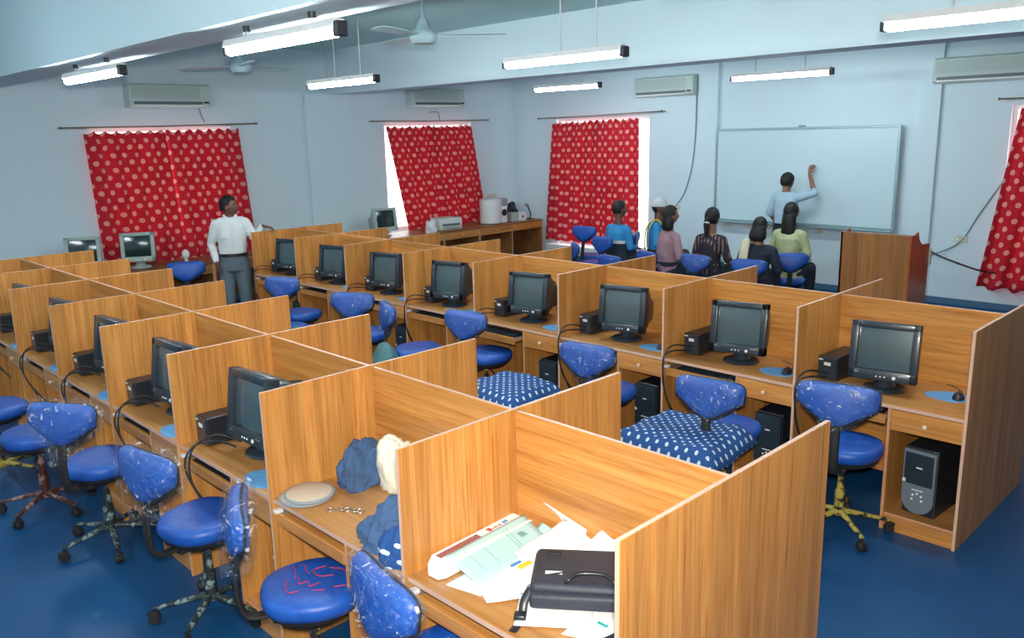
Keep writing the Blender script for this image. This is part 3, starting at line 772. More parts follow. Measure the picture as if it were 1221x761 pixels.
for k in range(2, 8):
    monitor('black tube monitor ' + A_place[k], cub('A', k, -.02, .16), 2, s=.92)
    ups('black power unit ' + A_place[k], cub('A', k, -.375, .10), -2)
    mousepad('blue mouse pad ' + A_place[k], cub('A', k, .28, .10), 10)
    mouse('black mouse on the blue pad ' + A_place[k], cub('A', k, .34, .12, .7545), 12)
    keyboard('black keyboard on the tray ' + A_place[k], cub('A', k, -.19, .115, .6605))
    tower('black computer tower under the drawer ' + A_place[k], cub('A', k, .275, .16, .1005), 0)
    cords('black leads looping over the desk edge ' + A_place[k], [
        [(.16, .16, .03), (.06, .12, .045), (-.0, .03, .04), (-.01, -.03, -.02), (-.0, -.03, -.12), (.06, .03, -.3)],
        [(.16, .19, .05), (.08, .10, .09), (.03, .0, .04), (.02, -.03, -.08), (.05, -.01, -.2), (.12, .1, -.4)]], cub('A', k, -.30, 0))

# ------------------------------------------------------------------ chairs
def chair_meshes():
    def seat():
        bm = BM(); n = 36; prof = [(.80, -.045), (.95, -.035), (1.0, -.012), (1.0, .012), (.96, .028), (.86, .038), (.5, .040), (.0, .034)]
        rings = []
        for (q, z) in prof[:-1]:
            rg = []
            for i in range(n):
                a = 2*PI*i/n; ca, sa = math.cos(a), math.sin(a)
                e = .75; x = .205*q*math.copysign(abs(ca)**e, ca); y = .20*q*math.copysign(abs(sa)**e, sa)
                if y < 0: x *= 1-.16*(y/-.20)
                rg.append(bm.verts.new((x, y, z)))
            rings.append(rg)
        for A_, B_ in zip(rings, rings[1:]):
            for i in range(n): bm.faces.new((A_[i], A_[(i+1) % n], B_[(i+1) % n], B_[i]))
        c = bm.verts.new((0, 0, .033))
        for i in range(n): bm.faces.new((rings[-1][i], rings[-1][(i+1) % n], c))
        bm.faces.new(rings[0][::-1])
        return mesh(bm, 'seat', M['blue'], True)
    def pan():
        bm = BM(); lathe(bm, [(.16, -.075), (.185, -.055), (.19, -.040)], 30); box(bm, -.05, .05, -.16, .12, -.10, -.07, .01); return mesh(bm, 'seat_pan', M['blackmat'], True, 40)
    def shield(w, h, y0, th, zc, bot=.34, n=40):
        """wide shield outline: flat top, sides tapering to a rounded foot, bent round the sitter"""
        out = []
        for i in range(n):
            a = 2*PI*i/n; ca, sa = math.cos(a), math.sin(a)
            ex = .38 if sa > 0 else .62
            x = math.copysign(abs(ca)**ex, ca); z = math.copysign(abs(sa)**ex, sa)
            xx = x*((1-.04*(1-z)) if z > 0 else .96*(1-(1-bot)*(-z)**.95))
            out.append((xx*w, z*h))
        bm = BM(); lay = []
        for (sc_, y) in ((.0, y0-.2*th), (.60, y0-.15*th), (.90, y0), (1, y0+th*.35), (1, y0+th*.65), (.92, y0+th*.95), (.6, y0+th*1.05), (0, y0+th*1.08)):
            if sc_ == 0: lay.append([bm.verts.new((0, y, zc))]); continue
            lay.append([bm.verts.new((x*sc_, y+.22*(x*sc_)**2*1.6, zc+z*sc_)) for x, z in out])
        for A_, B_ in zip(lay, lay[1:]):
            for i in range(n):
                if len(A_) == 1: bm.faces.new((A_[0], B_[i], B_[(i+1) % n]))
                elif len(B_) == 1: bm.faces.new((A_[i], A_[(i+1) % n], B_[0]))
                else: bm.faces.new((A_[i], A_[(i+1) % n], B_[(i+1) % n], B_[i]))
        return bm
    def back(): return mesh(shield(.215, .115, -.03, .065, 0, .26), 'backrest', M['blue'], True)
    def shell(): return mesh(shield(.219, .122, -.008, .022, -.006, .40), 'back_shell', M['blackmat'], True)
    def wrap():
        bm = shield(.226, .128, -.042, .088, -.004, .30)
        for v in bm.verts:
            d = noise.noise(v.co*22)*.014+noise.noise(v.co*60)*.005
            v.co += v.co.normalized()*d
            if v.co.z < -.09: v.co.z -= .03*abs(noise.noise(v.co*15))*2
        return mesh(bm, 'plastic_wrap', M['wrap'], True)
    def brk():
        bm = BM(); tube(bm, smooth_path([(0, -.05, -.08), (0, -.22, -.085), (0, -.285, -.06), (0, -.30, .04), (0, -.285, .20), (0, -.26, .34)], 5), (0), 6) if False else tube(bm, smooth_path([(0, -.05, -.08), (0, -.22, -.085), (0, -.27, -.05), (0, -.285, .05), (0, -.275, .16), (0, -.26, .25)], 5), [(.030, .011)]*26, 8, flat=(1, 0, 0))
        return mesh(bm, 'back_bracket', M['blackmat'], True)
    return seat, pan, back, shell, wrap, brk
seatf, panf, backf, shellf, wrapf, brkf = chair_meshes()
def office_chair(label, x, y, rz, legs='leg_grey', zs=.505, back=True, group='blue plastic-wrapped office chairs', back_rz=0, zb=.0, bigwrap=False, wrap=True, spin=None, lean=0):
    t = thing('office_chair', label, 'chair', (x, y, 0), R(rz), group)
    st = put('seat', cached('seat', seatf), t, (0, 0, zs)); put('seat_pan', cached('pan', panf), t, (0, 0, zs))
    if back: put('back_bracket', cached('brk', brkf), t, (0, 0, zs+.01))
    if back: b = put('backrest', cached('chback', backf), t, (0, -.262, zs+.32+zb), (R(-6), 0, R(back_rz)))
    if back: put('back_shell', cached('shell', shellf), t, (0, -.252, zs+.32+zb), (R(-6), 0, R(back_rz)))
    if wrap and back: put('plastic_wrap', cached('wrap', wrapf), t, (0, -.262, zs+.32+zb-(.02 if bigwrap else 0)), (R(-6), 0, R(back_rz)), (1.06, 1.25, 1.28) if bigwrap else None)
    lm = M[legs]
    def col(): bm = BM(); lathe(bm, [(.030, .09), (.030, .24), (.022, .245), (.022, .33), (.016, .335), (.016, .40)], 16); return mesh(bm, 'gas_column', lm, True, 40)
    put('gas_column', cached(('col', legs), col), t)
    def leg():
        bm = BM(); tube(bm, [(.02, 0, .115), (.10, 0, .105), (.27, 0, .078)], [(.022, .018), (.019, .014), (.013, .010)], 8, flat=(0, 1, 0)); return mesh(bm, 'leg', lm, True, 60)
    def castor():
        bm = BM(); lathe(bm, [(.024, -.022), (.028, -.015), (.028, -.004), (.02, -.003), (.02, .003), (.028, .004), (.028, .015), (.024, .022)], 18, xf((.27, 0, .028), (R(90), 0, 0)))
        tube(bm, [(.27, 0, .03), (.27, 0, .075)], .008, 6); box(bm, .25, .30, -.012, .012, .045, .062, .004); return mesh(bm, 'castor', M['blackmat'], True, 40)
    sp = spin if spin is not None else rnd.uniform(0, 72)
    for q in range(5):
        lg = put('leg', cached(('leg', legs), leg), t, (0, 0, 0), (0, 0, R(sp+72*q)))
        put('castor', cached('castor', castor), lg)
    return t
office_chair('blue wrapped chair pulled back from the open-tower bay, yellow-taped legs', -.60, 2.22, 12, 'leg_yellow', .505, spin=20)
office_chair('blue wrapped chair in front of the second far-row monitor from the right', -1.25, 2.04, 8, 'leg_yellow', .505, spin=5, zb=-.06)
office_chair('blue wrapped chair before the third far-row monitor from the right', -2.25, 2.14, 8, 'leg_grey', .505, zb=-.04)
office_chair('blue wrapped chair before the pulled-out keyboard tray', -3.60, 2.26, 8, 'leg_yellow', .505, zb=-.02)
office_chair('blue wrapped chair before the fifth far-row monitor, turned edge-on beside another', -4.13, 1.98, -25, 'leg_grey', .505)
office_chair('blue wrapped chair before the sixth far-row monitor, wide back showing', -4.98, 2.05, 28, 'leg_grey', .505)
office_chair('blue wrapped chair closest to the standing man\'s legs in the aisle', -6.23, 2.10, 20, 'leg_grey', .505)
office_chair('small blue chair behind the panels at the standing man\'s left', -8.25, 1.85, 60, 'leg_grey', .505, wrap=False)
office_chair('backless chair in the aisle under the long polka-dot cloth', -1.36, 1.68, 176, 'leg_yellow', .48, back=False)
office_chair('backless chair in the aisle under the smaller polka-dot cloth', -2.76, 1.68, 182, 'leg_yellow', .48, back=False)
office_chair('backless blue chair beside the far grey-teal bag in the aisle', -5.70, 1.66, 185, 'leg_grey', .505, back=False)
# near-row chairs, left side
office_chair('blue chair at the bottom edge, its narrow wrapped back under the clothes', -.72, -.60, -10, 'leg_yellow', .505, spin=10, zb=.0)
office_chair('blue chair with red handwriting on its seat', -1.50, -.68, -27, 'leg_yellow', .505, spin=30, bigwrap=True)
office_chair('blue chair beside the closest monitor, full seat and base showing', -2.42, -.71, 10, 'leg_grey', .505, spin=12, bigwrap=True)
office_chair('blue chair with hazy wrapped back beside the second closest monitor', -3.57, -.78, 32, 'leg_grey', .505, spin=28, bigwrap=True)
office_chair('blue chair in the near row, fifth from the bottom edge', -4.36, -.90, -8, 'leg_red', .505, spin=28)
office_chair('farthest blue chair at the left edge of the picture', -5.15, -.95, 10, 'leg_yellow', .505)
# red marker scribble on the seat of chair with writing
ch = [o for o in C.objects if o.get('label', '').startswith('blue chair with red handwriting')][0]
bm = BM()
def stroke(pts, w=.0022):
    P = smooth_path([(a, b, .043) for a, b in pts], 4)
    for p in P:
        q = (p.x/.225)**2+(p.y/.215)**2
        p.z = .0425-.006*max(0, q-.5)
    tube(bm, P, w, 5)
for s in ([(-.13, .06), (-.09, .02), (-.06, -.02)], [(-.10, .09), (-.06, .05), (-.03, .03)], [(.00, .11), (-.03, .06), (.02, .03), (.07, .06)], [(-.09, -.04), (-.06, -.08)], [(-.05, -.01), (-.02, -.05), (.0, -.02), (.03, -.05), (.05, -.01)],
          [(-.07, -.08), (-.02, -.12), (.01, -.09)], [(.06, -.07), (.10, -.05)], [(.12, -.02), (.16, .01)], [(.02, .1), (.08, .11), (.13, .07)]): stroke(s)
bmesh.ops.rotate(bm, verts=bm.verts, cent=(0, 0, 0), matrix=Matrix.Rotation(R(50), 3, 'Z'))
o = put('handwriting', mesh(bm, 'handwriting', M['redpaint'], True), ch, (0, 0, .507)); o['label'] = 'red marker scribble'

# ------------------------------------------------------------------ cloths
def cloth_sheet(name, label, cat, corners, mat, z=0, nx=24, ny=16, amp=.012, cell=(.1, .1), drop=None, seedv=0, group=None, thick=.01):
    """folded sheet spread over the four world corners (a,b,c,d); drop lowers the border"""
    a, b, c, d = [Vector(p) for p in corners]; o0 = (a+b+c+d)/4
    bm = BM(); uv = bm.loops.layers.uv.new('uv'); g = []
    lx = (b-a).length; ly = (d-a).length
    for j in range(ny+1):
        row = []
        for i in range(nx+1):
            s, t_ = i/nx, j/ny
            p = a.lerp(b, s).lerp(d.lerp(c, s), t_)
            p = p+Vector((0, 0, amp*noise.noise(Vector((s*5+seedv, t_*4, seedv)))*2))
            ed = min(s, 1-s, t_, 1-t_)
            if drop and ed < .12: p.z -= drop*(1-ed/.12)**1.5
            row.append(bm.verts.new(p-o0))
        g.append(row)
    for j in range(ny):
        for i in range(nx):
            f_ = bm.faces.new((g[j][i], g[j][i+1], g[j+1][i+1], g[j+1][i]))
            for lp, (ii, jj) in zip(f_.loops, ((i, j), (i+1, j), (i+1, j+1), (i, j+1))): lp[uv].uv = (3+ii/nx*lx, 3+jj/ny*ly)
    ob = put(name, mesh(bm, name, mat, True), None, o0)
    md = ob.modifiers.new('thick', 'SOLIDIFY'); md.thickness = thick; md.offset = -1
    return tag(ob, label, cat, group)
zc = .565
cloth_sheet('polka_dot_cloth', 'long navy polka-dot cloth spread over an aisle chair', 'cloth', [(-1.66, 1.40, zc+.01), (-.98, 1.46, zc-.02), (-1.02, 2.02, zc+.015), (-1.66, 1.98, zc)], M['polka'], amp=.008, drop=.10, seedv=3)
cloth_sheet('polka_dot_cloth', 'smaller navy polka-dot cloth on an aisle chair seat', 'cloth', [(-3.03, 1.42, zc), (-2.45, 1.42, zc-.01), (-2.45, 1.95, zc), (-3.03, 1.95, zc)], M['polka'], amp=.008, drop=.10, seedv=5)
def blob(name, label, cat, loc, size, mat, seedv, rz=0, fold=9, amp=.3, group=None, uvs=False):
    """crumpled garment: flattened ball with ridged folds"""
    bm = BM(); bmesh.ops.create_icosphere(bm, subdivisions=5, radius=1)
    for v in bm.verts:
        p = v.co.copy(); q = p*1.7+Vector((seedv*3.1, seedv, 0))
        rdg = 1-abs(noise.noise(Vector((q.x*2.2, q.y*.9, q.z*1.2))))*2.6; rdg2 = 1-abs(noise.noise(Vector((q.x*1.3, q.y*3.6, q.z*2.2))+Vector((5, 1, 2))))*2
        k = 1+amp*(.75*noise.noise(q*.75+Vector((9, 0, 0)))*1.6+.22*rdg+.12*rdg2)-amp*.2
        p *= k
        if p.z < -.25: p.z = -.25-(p.z+.25)*.02
        v.co = Vector((p.x*size[0], p.y*size[1], (p.z+.26)*size[2]))
    mn = min(v.co.z for v in bm.verts)
    for v in bm.verts: v.co.z -= mn
    if uvs:
        uv = bm.loops.layers.uv.new('uv')
        for f_ in bm.faces:
            for lp in f_.loops: lp[uv].uv = (5+lp.vert.co.x*.6+lp.vert.co.y*.8, 5+lp.vert.co.z+lp.vert.co.y*.3)
    return tag(put(name, mesh(bm, name, mat, True), None, loc, (0, 0, R(rz))), label, cat, group)
blob('grey_teal_bag', 'smooth grey-teal bag on the aisle floor, the one nearer the camera', 'bag', (-3.95, 1.50, 0), (.27, .17, .52), M['teal'], 2, amp=.12)
blob('grey_teal_bag', 'smaller grey-teal bag on the aisle floor, the one farther from the camera', 'bag', (-5.20, 1.45, 0), (.22, .16, .50), M['teal'], 4, amp=.12)
zt = .7503
blob('crumpled_cloth', 'crumpled denim-blue cloth against the panel behind the cream discs', 'cloth', (-1.755, -.235, zt), (.10, .15, .155), M['denim'], 1, 20, amp=.42)
blob('cream_cloth', 'cream cloth in the back corner of the clothes desk', 'cloth', (-1.60, -.135, zt), (.125, .10, .17), M['cloth_w'], 3, 0, amp=.3)
blob('blue_cloth', 'blue dotted garment standing by the panel behind the clothes pile', 'cloth', (-1.29, -.19, zt), (.13, .10, .15), M['denim'], 6, 0, amp=.4)
blob('blue_cloth', 'crumpled dark blue garment at the front edge of the clothes desk', 'cloth', (-1.19, -.47, zt), (.155, .115, .105), M['denim'], 8, 15, amp=.42)
blob('polka_dot_bundle', 'folded navy polka-dot bundle at the desk front under the blue garment', 'cloth', (-1.055, -.55, zt), (.09, .085, .10), M['polka'], 9, 30, amp=.25, uvs=True)
# discs
for i, (dx, dy, dz, rr) in enumerate(((0, 0, 0, .118), (.012, .008, .0125, .112))):
    t = thing('round_disc', ('lower' if i == 0 else 'upper')+' of the two stacked cream discs with grey rims', 'disc', (-1.80+dx, -.50+dy, zt+dz), 0, 'cream discs on the desk')
    bm = BM(); lathe(bm, [(rr-.006, 0), (rr, .004), (rr, .009), (rr-.004, .0115)], 44); put('rim', mesh(bm, 'rim', M['rim'], True, 40), t)
    bm = BM(); lathe(bm, [(rr-.012, .0110), (rr-.014, .0122)], 44); put('face', mesh(bm, 'face', M['cork'], True, 40), t)
for i, (x, y) in enumerate(((-1.60, -.505), (-1.575, -.47), (-1.55, -.455), (-1.52, -.44), (-1.50, -.425))):
    bm = BM(); n = 18; p = [Vector((.016*math.cos(2*PI*q/n), .016*math.sin(2*PI*q/n), .004+.002*math.sin(q))) for q in range(n+1)]; tube(bm, p, .0035, 6)
    o = tag(put('trinket_ring', mesh(bm, 'trinket_ring', M['metal_b'], True), None, (x, y, zt), (0, 0, i)), 'small metal ring trinket on the desk beside the cream discs', 'trinket', 'metal trinkets by the cream discs')

# ------------------------------------------------------------------ papers and bag
def sheet(name, label, cat, corners, mat, th=.002, lift=None, group=None, parts=None, curl=0, n=14):
    """thin sheet through four world corners (x,y,z), optionally curled"""
    a, b, c, d = [Vector(p) for p in corners]; o0 = (a+b+c+d)/4; bm = BM(); g = []
    for j in range(n+1):
        row = []
        for i in range(n+1):
            s, t_ = i/n, j/n; p = a.lerp(b, s).lerp(d.lerp(c, s), t_)
            p.z += curl*((s-.5)**2*4*.6+(t_-.2)**2*.6)+curl*.3*noise.noise(Vector((s*3, t_*3, a.x*9)))
            row.append(bm.verts.new(p-o0))
        g.append(row)
    for j in range(n):
        for i in range(n): bm.faces.new((g[j][i], g[j][i+1], g[j+1][i+1], g[j+1][i]))
    ob = put(name, mesh(bm, name, mat, True), None, o0); md = ob.modifiers.new('thick', 'SOLIDIFY'); md.thickness = th; md.offset = 1
    return tag(ob, label, cat, group), (lambda s, t_, h=.003: a.lerp(b, s).lerp(d.lerp(c, s), t_)-o0+Vector((0, 0, th+h)))
grp = 'loose papers on the nearest desk'
# long white box with printed strip
P0, P1, P2, P3 = V(-1.045, -.56, 0), V(-.90, -.60, 0), V(-.80, .0, 0), V(-.93, .04, 0)
def printed_box():
    a = V(-1.0, -.575, zt); ang = math.atan2(.60, .02)
    t = thing('printed_carton', 'long white printed carton leaning along the panel, with brown picture strip', 'carton', (-.885, -.315, zt+.004), R(93))
    # local x along the length
    Lh, wh, hh = .245, .050, .024
    bm = BM(); out = [(-Lh, -wh*.7), (-Lh+.03, -wh), (Lh, -wh), (Lh, wh), (-Lh+.05, wh), (-Lh, wh*.3)]
    poly_slab(bm, out, hh*2, 'z', 0, .003); put('carton_body', mesh(bm, 'carton_body', M['paper']), t)
    bm = BM()
    box(bm, -.19, .02, .005, .034, hh*2-.0005, hh*2+.0008); put('picture_strip', mesh(bm, 'picture_strip', M['photo']), t)
    bm = BM()
    box(bm, .07, .088, .010, .034, hh*2-.0005, hh*2+.001); 
    for q in range(4): box(bm, .094+q*.013, .103+q*.013, .014, .020+.004*(q % 2), hh*2-.0005, hh*2+.001)
    put('red_logo', mesh(bm, 'red_logo', M['inkred']), t)
    bm = BM(); box(bm, .155, .165, .012, .030, hh*2-.0005, hh*2+.001); box(bm, .169, .181, .016, .032, hh*2-.0005, hh*2+.001); put('blue_logo', mesh(bm, 'blue_logo', M['inkblue']), t)
    return t
printed_box()
s1, f1 = sheet('paper_sheet', 'white sheet sticking out below the green leaflet at the desk front', 'paper', [(-.80, -.555, zt+.002), (-.66, -.52, zt+.002), (-.60, -.30, zt+.004), (-.82, -.30, zt+.004)], M['paper'], group=grp)
s2, f2 = sheet('green_leaflet', 'pale green printed leaflet lying beside the white carton', 'leaflet', [(-.875, -.49, zt+.054), (-.69, -.50, zt+.02), (-.72, -.11, zt+.03), (-.90, -.06, zt+.056)], M['paper_g'])
bm = BM()
for (s, t_, w, l) in ((.5, .80, .03, .02),):
    q = f2(s, t_); box(bm, q.x-.016, q.x+.016, q.y-.014, q.y+.014, q.z-.002, q.z+.001)
for t_ in (.70, .66, .36, .18):
    A_, B_ = f2(.16, t_), f2(.84, t_); tube(bm, [A_, B_], .0012, 4)
put('print', mesh(bm, 'print', M['ink']), s2)
sheet('paper_sheet', 'white card propped up behind the papers near the desk back', 'paper', [(-.80, .0, zt+.05), (-.56, -.10, zt+.03), (-.58, -.055, zt+.10), (-.80, -.055, zt+.14)], M['paper'], group=grp)
sheet('green_card', 'narrow green card tucked behind the leaflet', 'card', [(-.80, -.09, zt+.04), (-.60, -.14, zt+.03), (-.60, -.10, zt+.05), (-.80, -.06, zt+.055)], M['paper_g'])
sheet('paper_sheet', 'rumpled white sheet behind the laptop bag', 'paper', [(-.72, -.30, zt+.035), (-.48, -.32, zt+.02), (-.36, -.08, zt+.05), (-.68, -.06, zt+.075)], M['paper'], curl=.035, group=grp)
sheet('paper_sheet', 'second rumpled white sheet by the back panel beside the bag', 'paper', [(-.54, -.17, zt+.055), (-.30, -.22, zt+.05), (-.26, -.07, zt+.09), (-.50, -.065, zt+.10)], M['paper'], curl=.03, group=grp)
sheet('paper_sheet', 'white sheet with yellow marks left of the laptop bag', 'paper', [(-.80, -.36, zt+.018), (-.60, -.45, zt+.012), (-.50, -.26, zt+.022), (-.71, -.21, zt+.03)], M['paper'], group=grp, curl=.01)
s3, f3 = sheet('brochure', 'small colourful brochure beside the laptop bag corner', 'brochure', [(-.70, -.35, zt+.034), (-.61, -.38, zt+.034), (-.56, -.26, zt+.036), (-.65, -.23, zt+.036)], M['paper'])
for (nm, mk, s, t_, w, l) in (('yellow_print', 'inkyel', .35, .4, .012, .03), ('yellow_print', 'inkyel', .55, .8, .02, .015), ('blue_print', 'inkblue', .15, .2, .006, .025)):
    bm = BM(); q = f3(s, t_, 0); box(bm, q.x-w, q.x+w, q.y-l, q.y+l, q.z-.001, q.z+.0015); put(nm, mesh(bm, nm, M[mk]), s3)
sheet('paper_sheet', 'torn white sheet at the desk front left of the bag strap', 'paper', [(-.77, -.46, zt+.006), (-.60, -.545, zt+.004), (-.50, -.40, zt+.006), (-.68, -.33, zt+.01)], M['paper'], group=grp, curl=.01)
sheet('paper_sheet', 'blank white sheet coming out from under the laptop bag', 'paper', [(-.445, -.575, zt+.012), (-.25, -.42, zt+.012), (-.36, -.28, zt+.016), (-.555, -.43, zt+.016)], M['paper'], group=grp)
s4, f4 = sheet('printed_sheet', 'sheet with a teal mark under the laptop bag, near the end panel', 'paper', [(-.31, -.50, zt+.004), (-.13, -.42, zt+.004), (-.17, -.22, zt+.006), (-.35, -.30, zt+.006)], M['paper'])
bm = BM(); q = f4(.45, .45, 0); box(bm, q.x-.02, q.x+.02, q.y-.006, q.y+.006, q.z-.001, q.z+.001); put('teal_print', mesh(bm, 'teal_print', M['inkteal']), s4)
# laptop bag
t = thing('laptop_bag', 'black laptop bag lying on the papers against the end panel', 'bag', (-.408, -.279, zt+.028), R(38))
bm = BM(); box(bm, -.17, .17, -.12, .135, .0, .075, .022, seg=4); 
for v in bm.verts: v.co.z += .006*noise.noise(v.co*9)
put('bag_body', mesh(bm, 'bag_body', M['bag'], True, 50), t)
bm = BM(); box(bm, -.168, .168, -.15, -.09, .004, .055, .014, seg=3); put('front_gusset', mesh(bm, 'front_gusset', M['bag'], True, 50), t)
bm = BM(); tube(bm, smooth_path([(-.05, -.09, .074), (-.045, -.10, .086), (-.01, -.075, .098), (.07, -.075, .098), (.105, -.10, .086), (.11, -.09, .074)], 6), [(.012, .007)]*31, 8, flat=(0, 1, 0)); put('handle', mesh(bm, 'handle', M['black'], True), t)
bm = BM(); box(bm, -.125, -.065, -.055, -.030, .073, .0775, .002); put('name_tag', mesh(bm, 'name_tag', M['label']), t)
bm = BM(); box(bm, -.13, -.08, .08, .098, .072, .081, .004); put('buckle', mesh(bm, 'buckle', M['blackmat']), t)
bm = BM(); tube(bm, smooth_path([(-.165, -.10, .05), (-.185, -.13, .02), (-.19, -.16, -.016), (-.20, -.20, -.022), (-.212, -.235, -.022)], 6), [(.014, .004)]*25, 8, flat=(1, 0, 0))
box(bm, -.215, -.175, -.185, -.150, -.024, .0, .006)
put('shoulder_strap', mesh(bm, 'shoulder_strap', M['black'], True, 50), t)
bm = BM(); tube(bm, smooth_path([(.15, -.14, .03), (.16, -.17, -.010), (.12, -.22, -.02), (.06, -.27, -.02)], 6), [(.014, .004)]*19, 8, flat=(1, 0, 0)); put('shoulder_strap', mesh(bm, 'shoulder_strap', M['black'], True), t)

# ------------------------------------------------------------------ lectern
t = thing('lectern', 'wooden lectern with curved side standing right of the whiteboard', 'lectern', (-2.09, 6.25, 0))
bm = BM(); box(bm, -.35, .33, 0, .02, 0, 1.2, .002, seg=1); put('front_panel', mesh(bm, 'front_panel', M['wood_lect']), t)
for x in (-.35, .33):
    bm = BM(); out = [(0, 0), (.50, 0), (.50, 1.08), (.38, 1.08)]+[(.38-.20*math.sin(R(a)), 1.08+.14*(1-math.cos(R(a)))) for a in range(15, 91, 15)]+[(.12, 1.20), (0, 1.20)]
    poly_slab(bm, out, .02, 'x', x); put('side_panel', mesh(bm, 'side_panel', M['wood_red']), t)
bm = BM(); box(bm, -.33, .33, .02, .20, 1.165, 1.185); put('top_shelf', mesh(bm, 'top_shelf', M['wood_lect']), t)
bm = BM(); box(bm, -.33, .33, .12, .48, .98, 1.0, mat=None); put('reading_top', mesh(bm, 'reading_top', M['wood_lect']), t)
bm = BM(); box(bm, -.33, .33, .02, .46, .45, .47); put('inner_shelf', mesh(bm, 'inner_shelf', M['wood_lect']), t)
bm = BM(); box(bm, .34, .37, .50, .53, .86, 1.02, .004); put('socket_box', mesh(bm, 'socket_box', M['sock']), t)

# ------------------------------------------------------------------ side table along the left wall
TX0, TX1, TZ = -9.93, -9.2, .72
ty = [1.0, 2.6, 4.2, 5.8, 7.4, 8.98]
tl = ['side table unit under the widest curtain, far left', 'side table unit behind the standing man', 'side table unit with the beige monitor beside it', 'side table unit under the beige printer',
      'last side table unit in the corner, with the white drum appliance']
for i in range(5):
    y0, y1 = ty[i], ty[i+1]; mt = M['wood_dark'] if i < 4 else M['wood_h']
    t = thing('side_table', tl[i], 'table', ((TX0+TX1)/2, (y0+y1)/2, 0), R(90), 'laminate tables along the left wall')
    hw = (y1-y0)/2-.002; hd = (TX1-TX0)/2
    bm = BM(); box(bm, -hw, hw, -hd, hd, TZ-.025, TZ, .003, seg=1); put('tabletop', mesh(bm, 'tabletop', M['wood_dark']), t)
    for x in (-hw, 0-.01, hw-.02):
        bm = BM(); box(bm, x, x+.02, -hd+.01, hd, 0, TZ-.026); edge_faces(bm, 0); put('side_panel', mesh(bm, 'side_panel', [M['wood_dark'], M['edge2']]), t)
    for (a, b) in ((-hw+.021, -.012), (.012, hw-.021)):
        bm = BM(); box(bm, a+.002, b-.002, -hd+.004, -hd+.022, TZ-.15, TZ-.03, .002, seg=1); d = put('drawer', mesh(bm, 'drawer', M['wood_h'] if i >= 3 else M['wood_dark']), t)
        bm = BM(); lathe(bm, [(.006, 0), (.013, .02), (.007, .026)], 10, xf(((a+b)/2, -hd+.004, TZ-.09), (R(90), 0, 0))); put('knob', mesh(bm, 'knob', M['knob'], True, 50), d)
    bm = BM(); box(bm, -hw+.022, hw-.022, hd-.02, hd, .1, TZ-.03); put('back_panel', mesh(bm, 'back_panel', M['wood_dark']), t)
M_side = 'beige tube monitors on the side table'
monitor('beige monitor with dark screen in front of the widest curtain', (-9.42, 1.72, TZ), 60, 'beige', 'screen_d', M_side, .98)
monitor('beige monitor half hidden by the far left panels', (-9.52, 1.10, TZ), 62, 'beige', 'screen_d', M_side, .98)
monitor('beige monitor seen from its side under the window by the printer', (-9.45, 5.62, TZ), 82, 'beige', 'screen_d', M_side, .98)
# printer
t = thing('printer', 'beige printer on the side table under the second window curtain', 'printer', (-9.45, 6.85, TZ), R(80))
bm = BM(); box(bm, -.22, .22, -.17, .17, 0, .20, .02, seg=3); put('casing', mesh(bm, 'casing', M['offwhite'], True, 40), t)
bm = BM(); box(bm, -.15, .15, -.24, -.16, .05, .06, .004); put('paper_tray', mesh(bm, 'paper_tray', M['beige']), t)
bm = BM(); box(bm, -.17, .17, -.174, -.168, .07, .11); box(bm, .12, .2, -.1, .0, .198, .204); put('paper_slot', mesh(bm, 'paper_slot', M['acdark']), t)
blob('plastic_bag', 'small crumpled white bag beside the beige printer', 'bag', (-9.30, 6.40, TZ), (.08, .09, .17), M['paper'], 12, amp=.3)
t = thing('desk_bulb_lamp', 'small white globe lamp on the table below the widest curtain', 'lamp', (-9.35, 2.30, TZ))
bm = BM(); ball(bm, (0, 0, .12), (.05, .05, .065), 18, 14); put('globe', mesh(bm, 'globe', M['white'], True), t)
bm = BM(); lathe(bm, [(.05, 0), (.05, .015), (.02, .03), (.02, .07)], 18); put('base', mesh(bm, 'base', M['white'], True, 40), t)
# white drum appliance
t = thing('water_purifier', 'white drum-shaped appliance with dark dial in the back left corner', 'appliance', (-9.45, 7.9, TZ), R(80))
bm = BM(); out = [(.20*math.cos(a)*1.0, .19*math.sin(a)) for a in [2*PI*q/40 for q in range(40)]]; poly_slab(bm, out, .42, 'z', .01, .012); put('drum', mesh(bm, 'drum', M['white'], True, 40), t)
bm = BM(); box(bm, .10, .27, -.14, .14, .0, .30, .03, seg=3); put('control_housing', mesh(bm, 'control_housing', M['white'], True, 40), t)
bm = BM(); box(bm, .17, .30, -.10, .12, .30, .43, .008); put('top_box', mesh(bm, 'top_box', M['rim']), t)
bm = BM(); lathe(bm, [(.055, 0), (.06, .01), (.045, .02), (.03, .016)], 24, xf((.19, -.14, .19), (R(90), 0, 0))); put('dial', mesh(bm, 'dial', M['black'], True, 40), t)
t = thing('white_speaker_box', 'small white box with a dark mark on the corner table', 'box', (-9.40, 8.47, TZ), R(80))
bm = BM(); box(bm, -.16, .0, -.10, .10, 0, .17, .01); put('teal_side', mesh(bm, 'teal_side', M['beige']), t)
bm = BM(); box(bm, .001, .17, -.10, .10, 0, .15, .015); put('white_side', mesh(bm, 'white_side', M['white']), t)
bm = BM(); lathe(bm, [(.02, 0), (.018, .004)], 16, xf((.09, -.10, .08), (R(90), 0, 0))); put('mark', mesh(bm, 'mark', M['black2']), t)
blob('dark_bag', 'dark crumpled bag on top of the small white corner box', 'bag', (-9.42, 8.40, TZ+.171), (.12, .09, .12), M['black2'], 15, amp=.5)
t = thing('desk_lamp', 'thin black stand lamp at the far end of the corner table', 'lamp', (-9.40, 8.84, TZ), R(90))
bm = BM(); lathe(bm, [(.06, 0), (.06, .012), (.02, .02)], 20); put('base', mesh(bm, 'base', M['black'], True, 40), t)
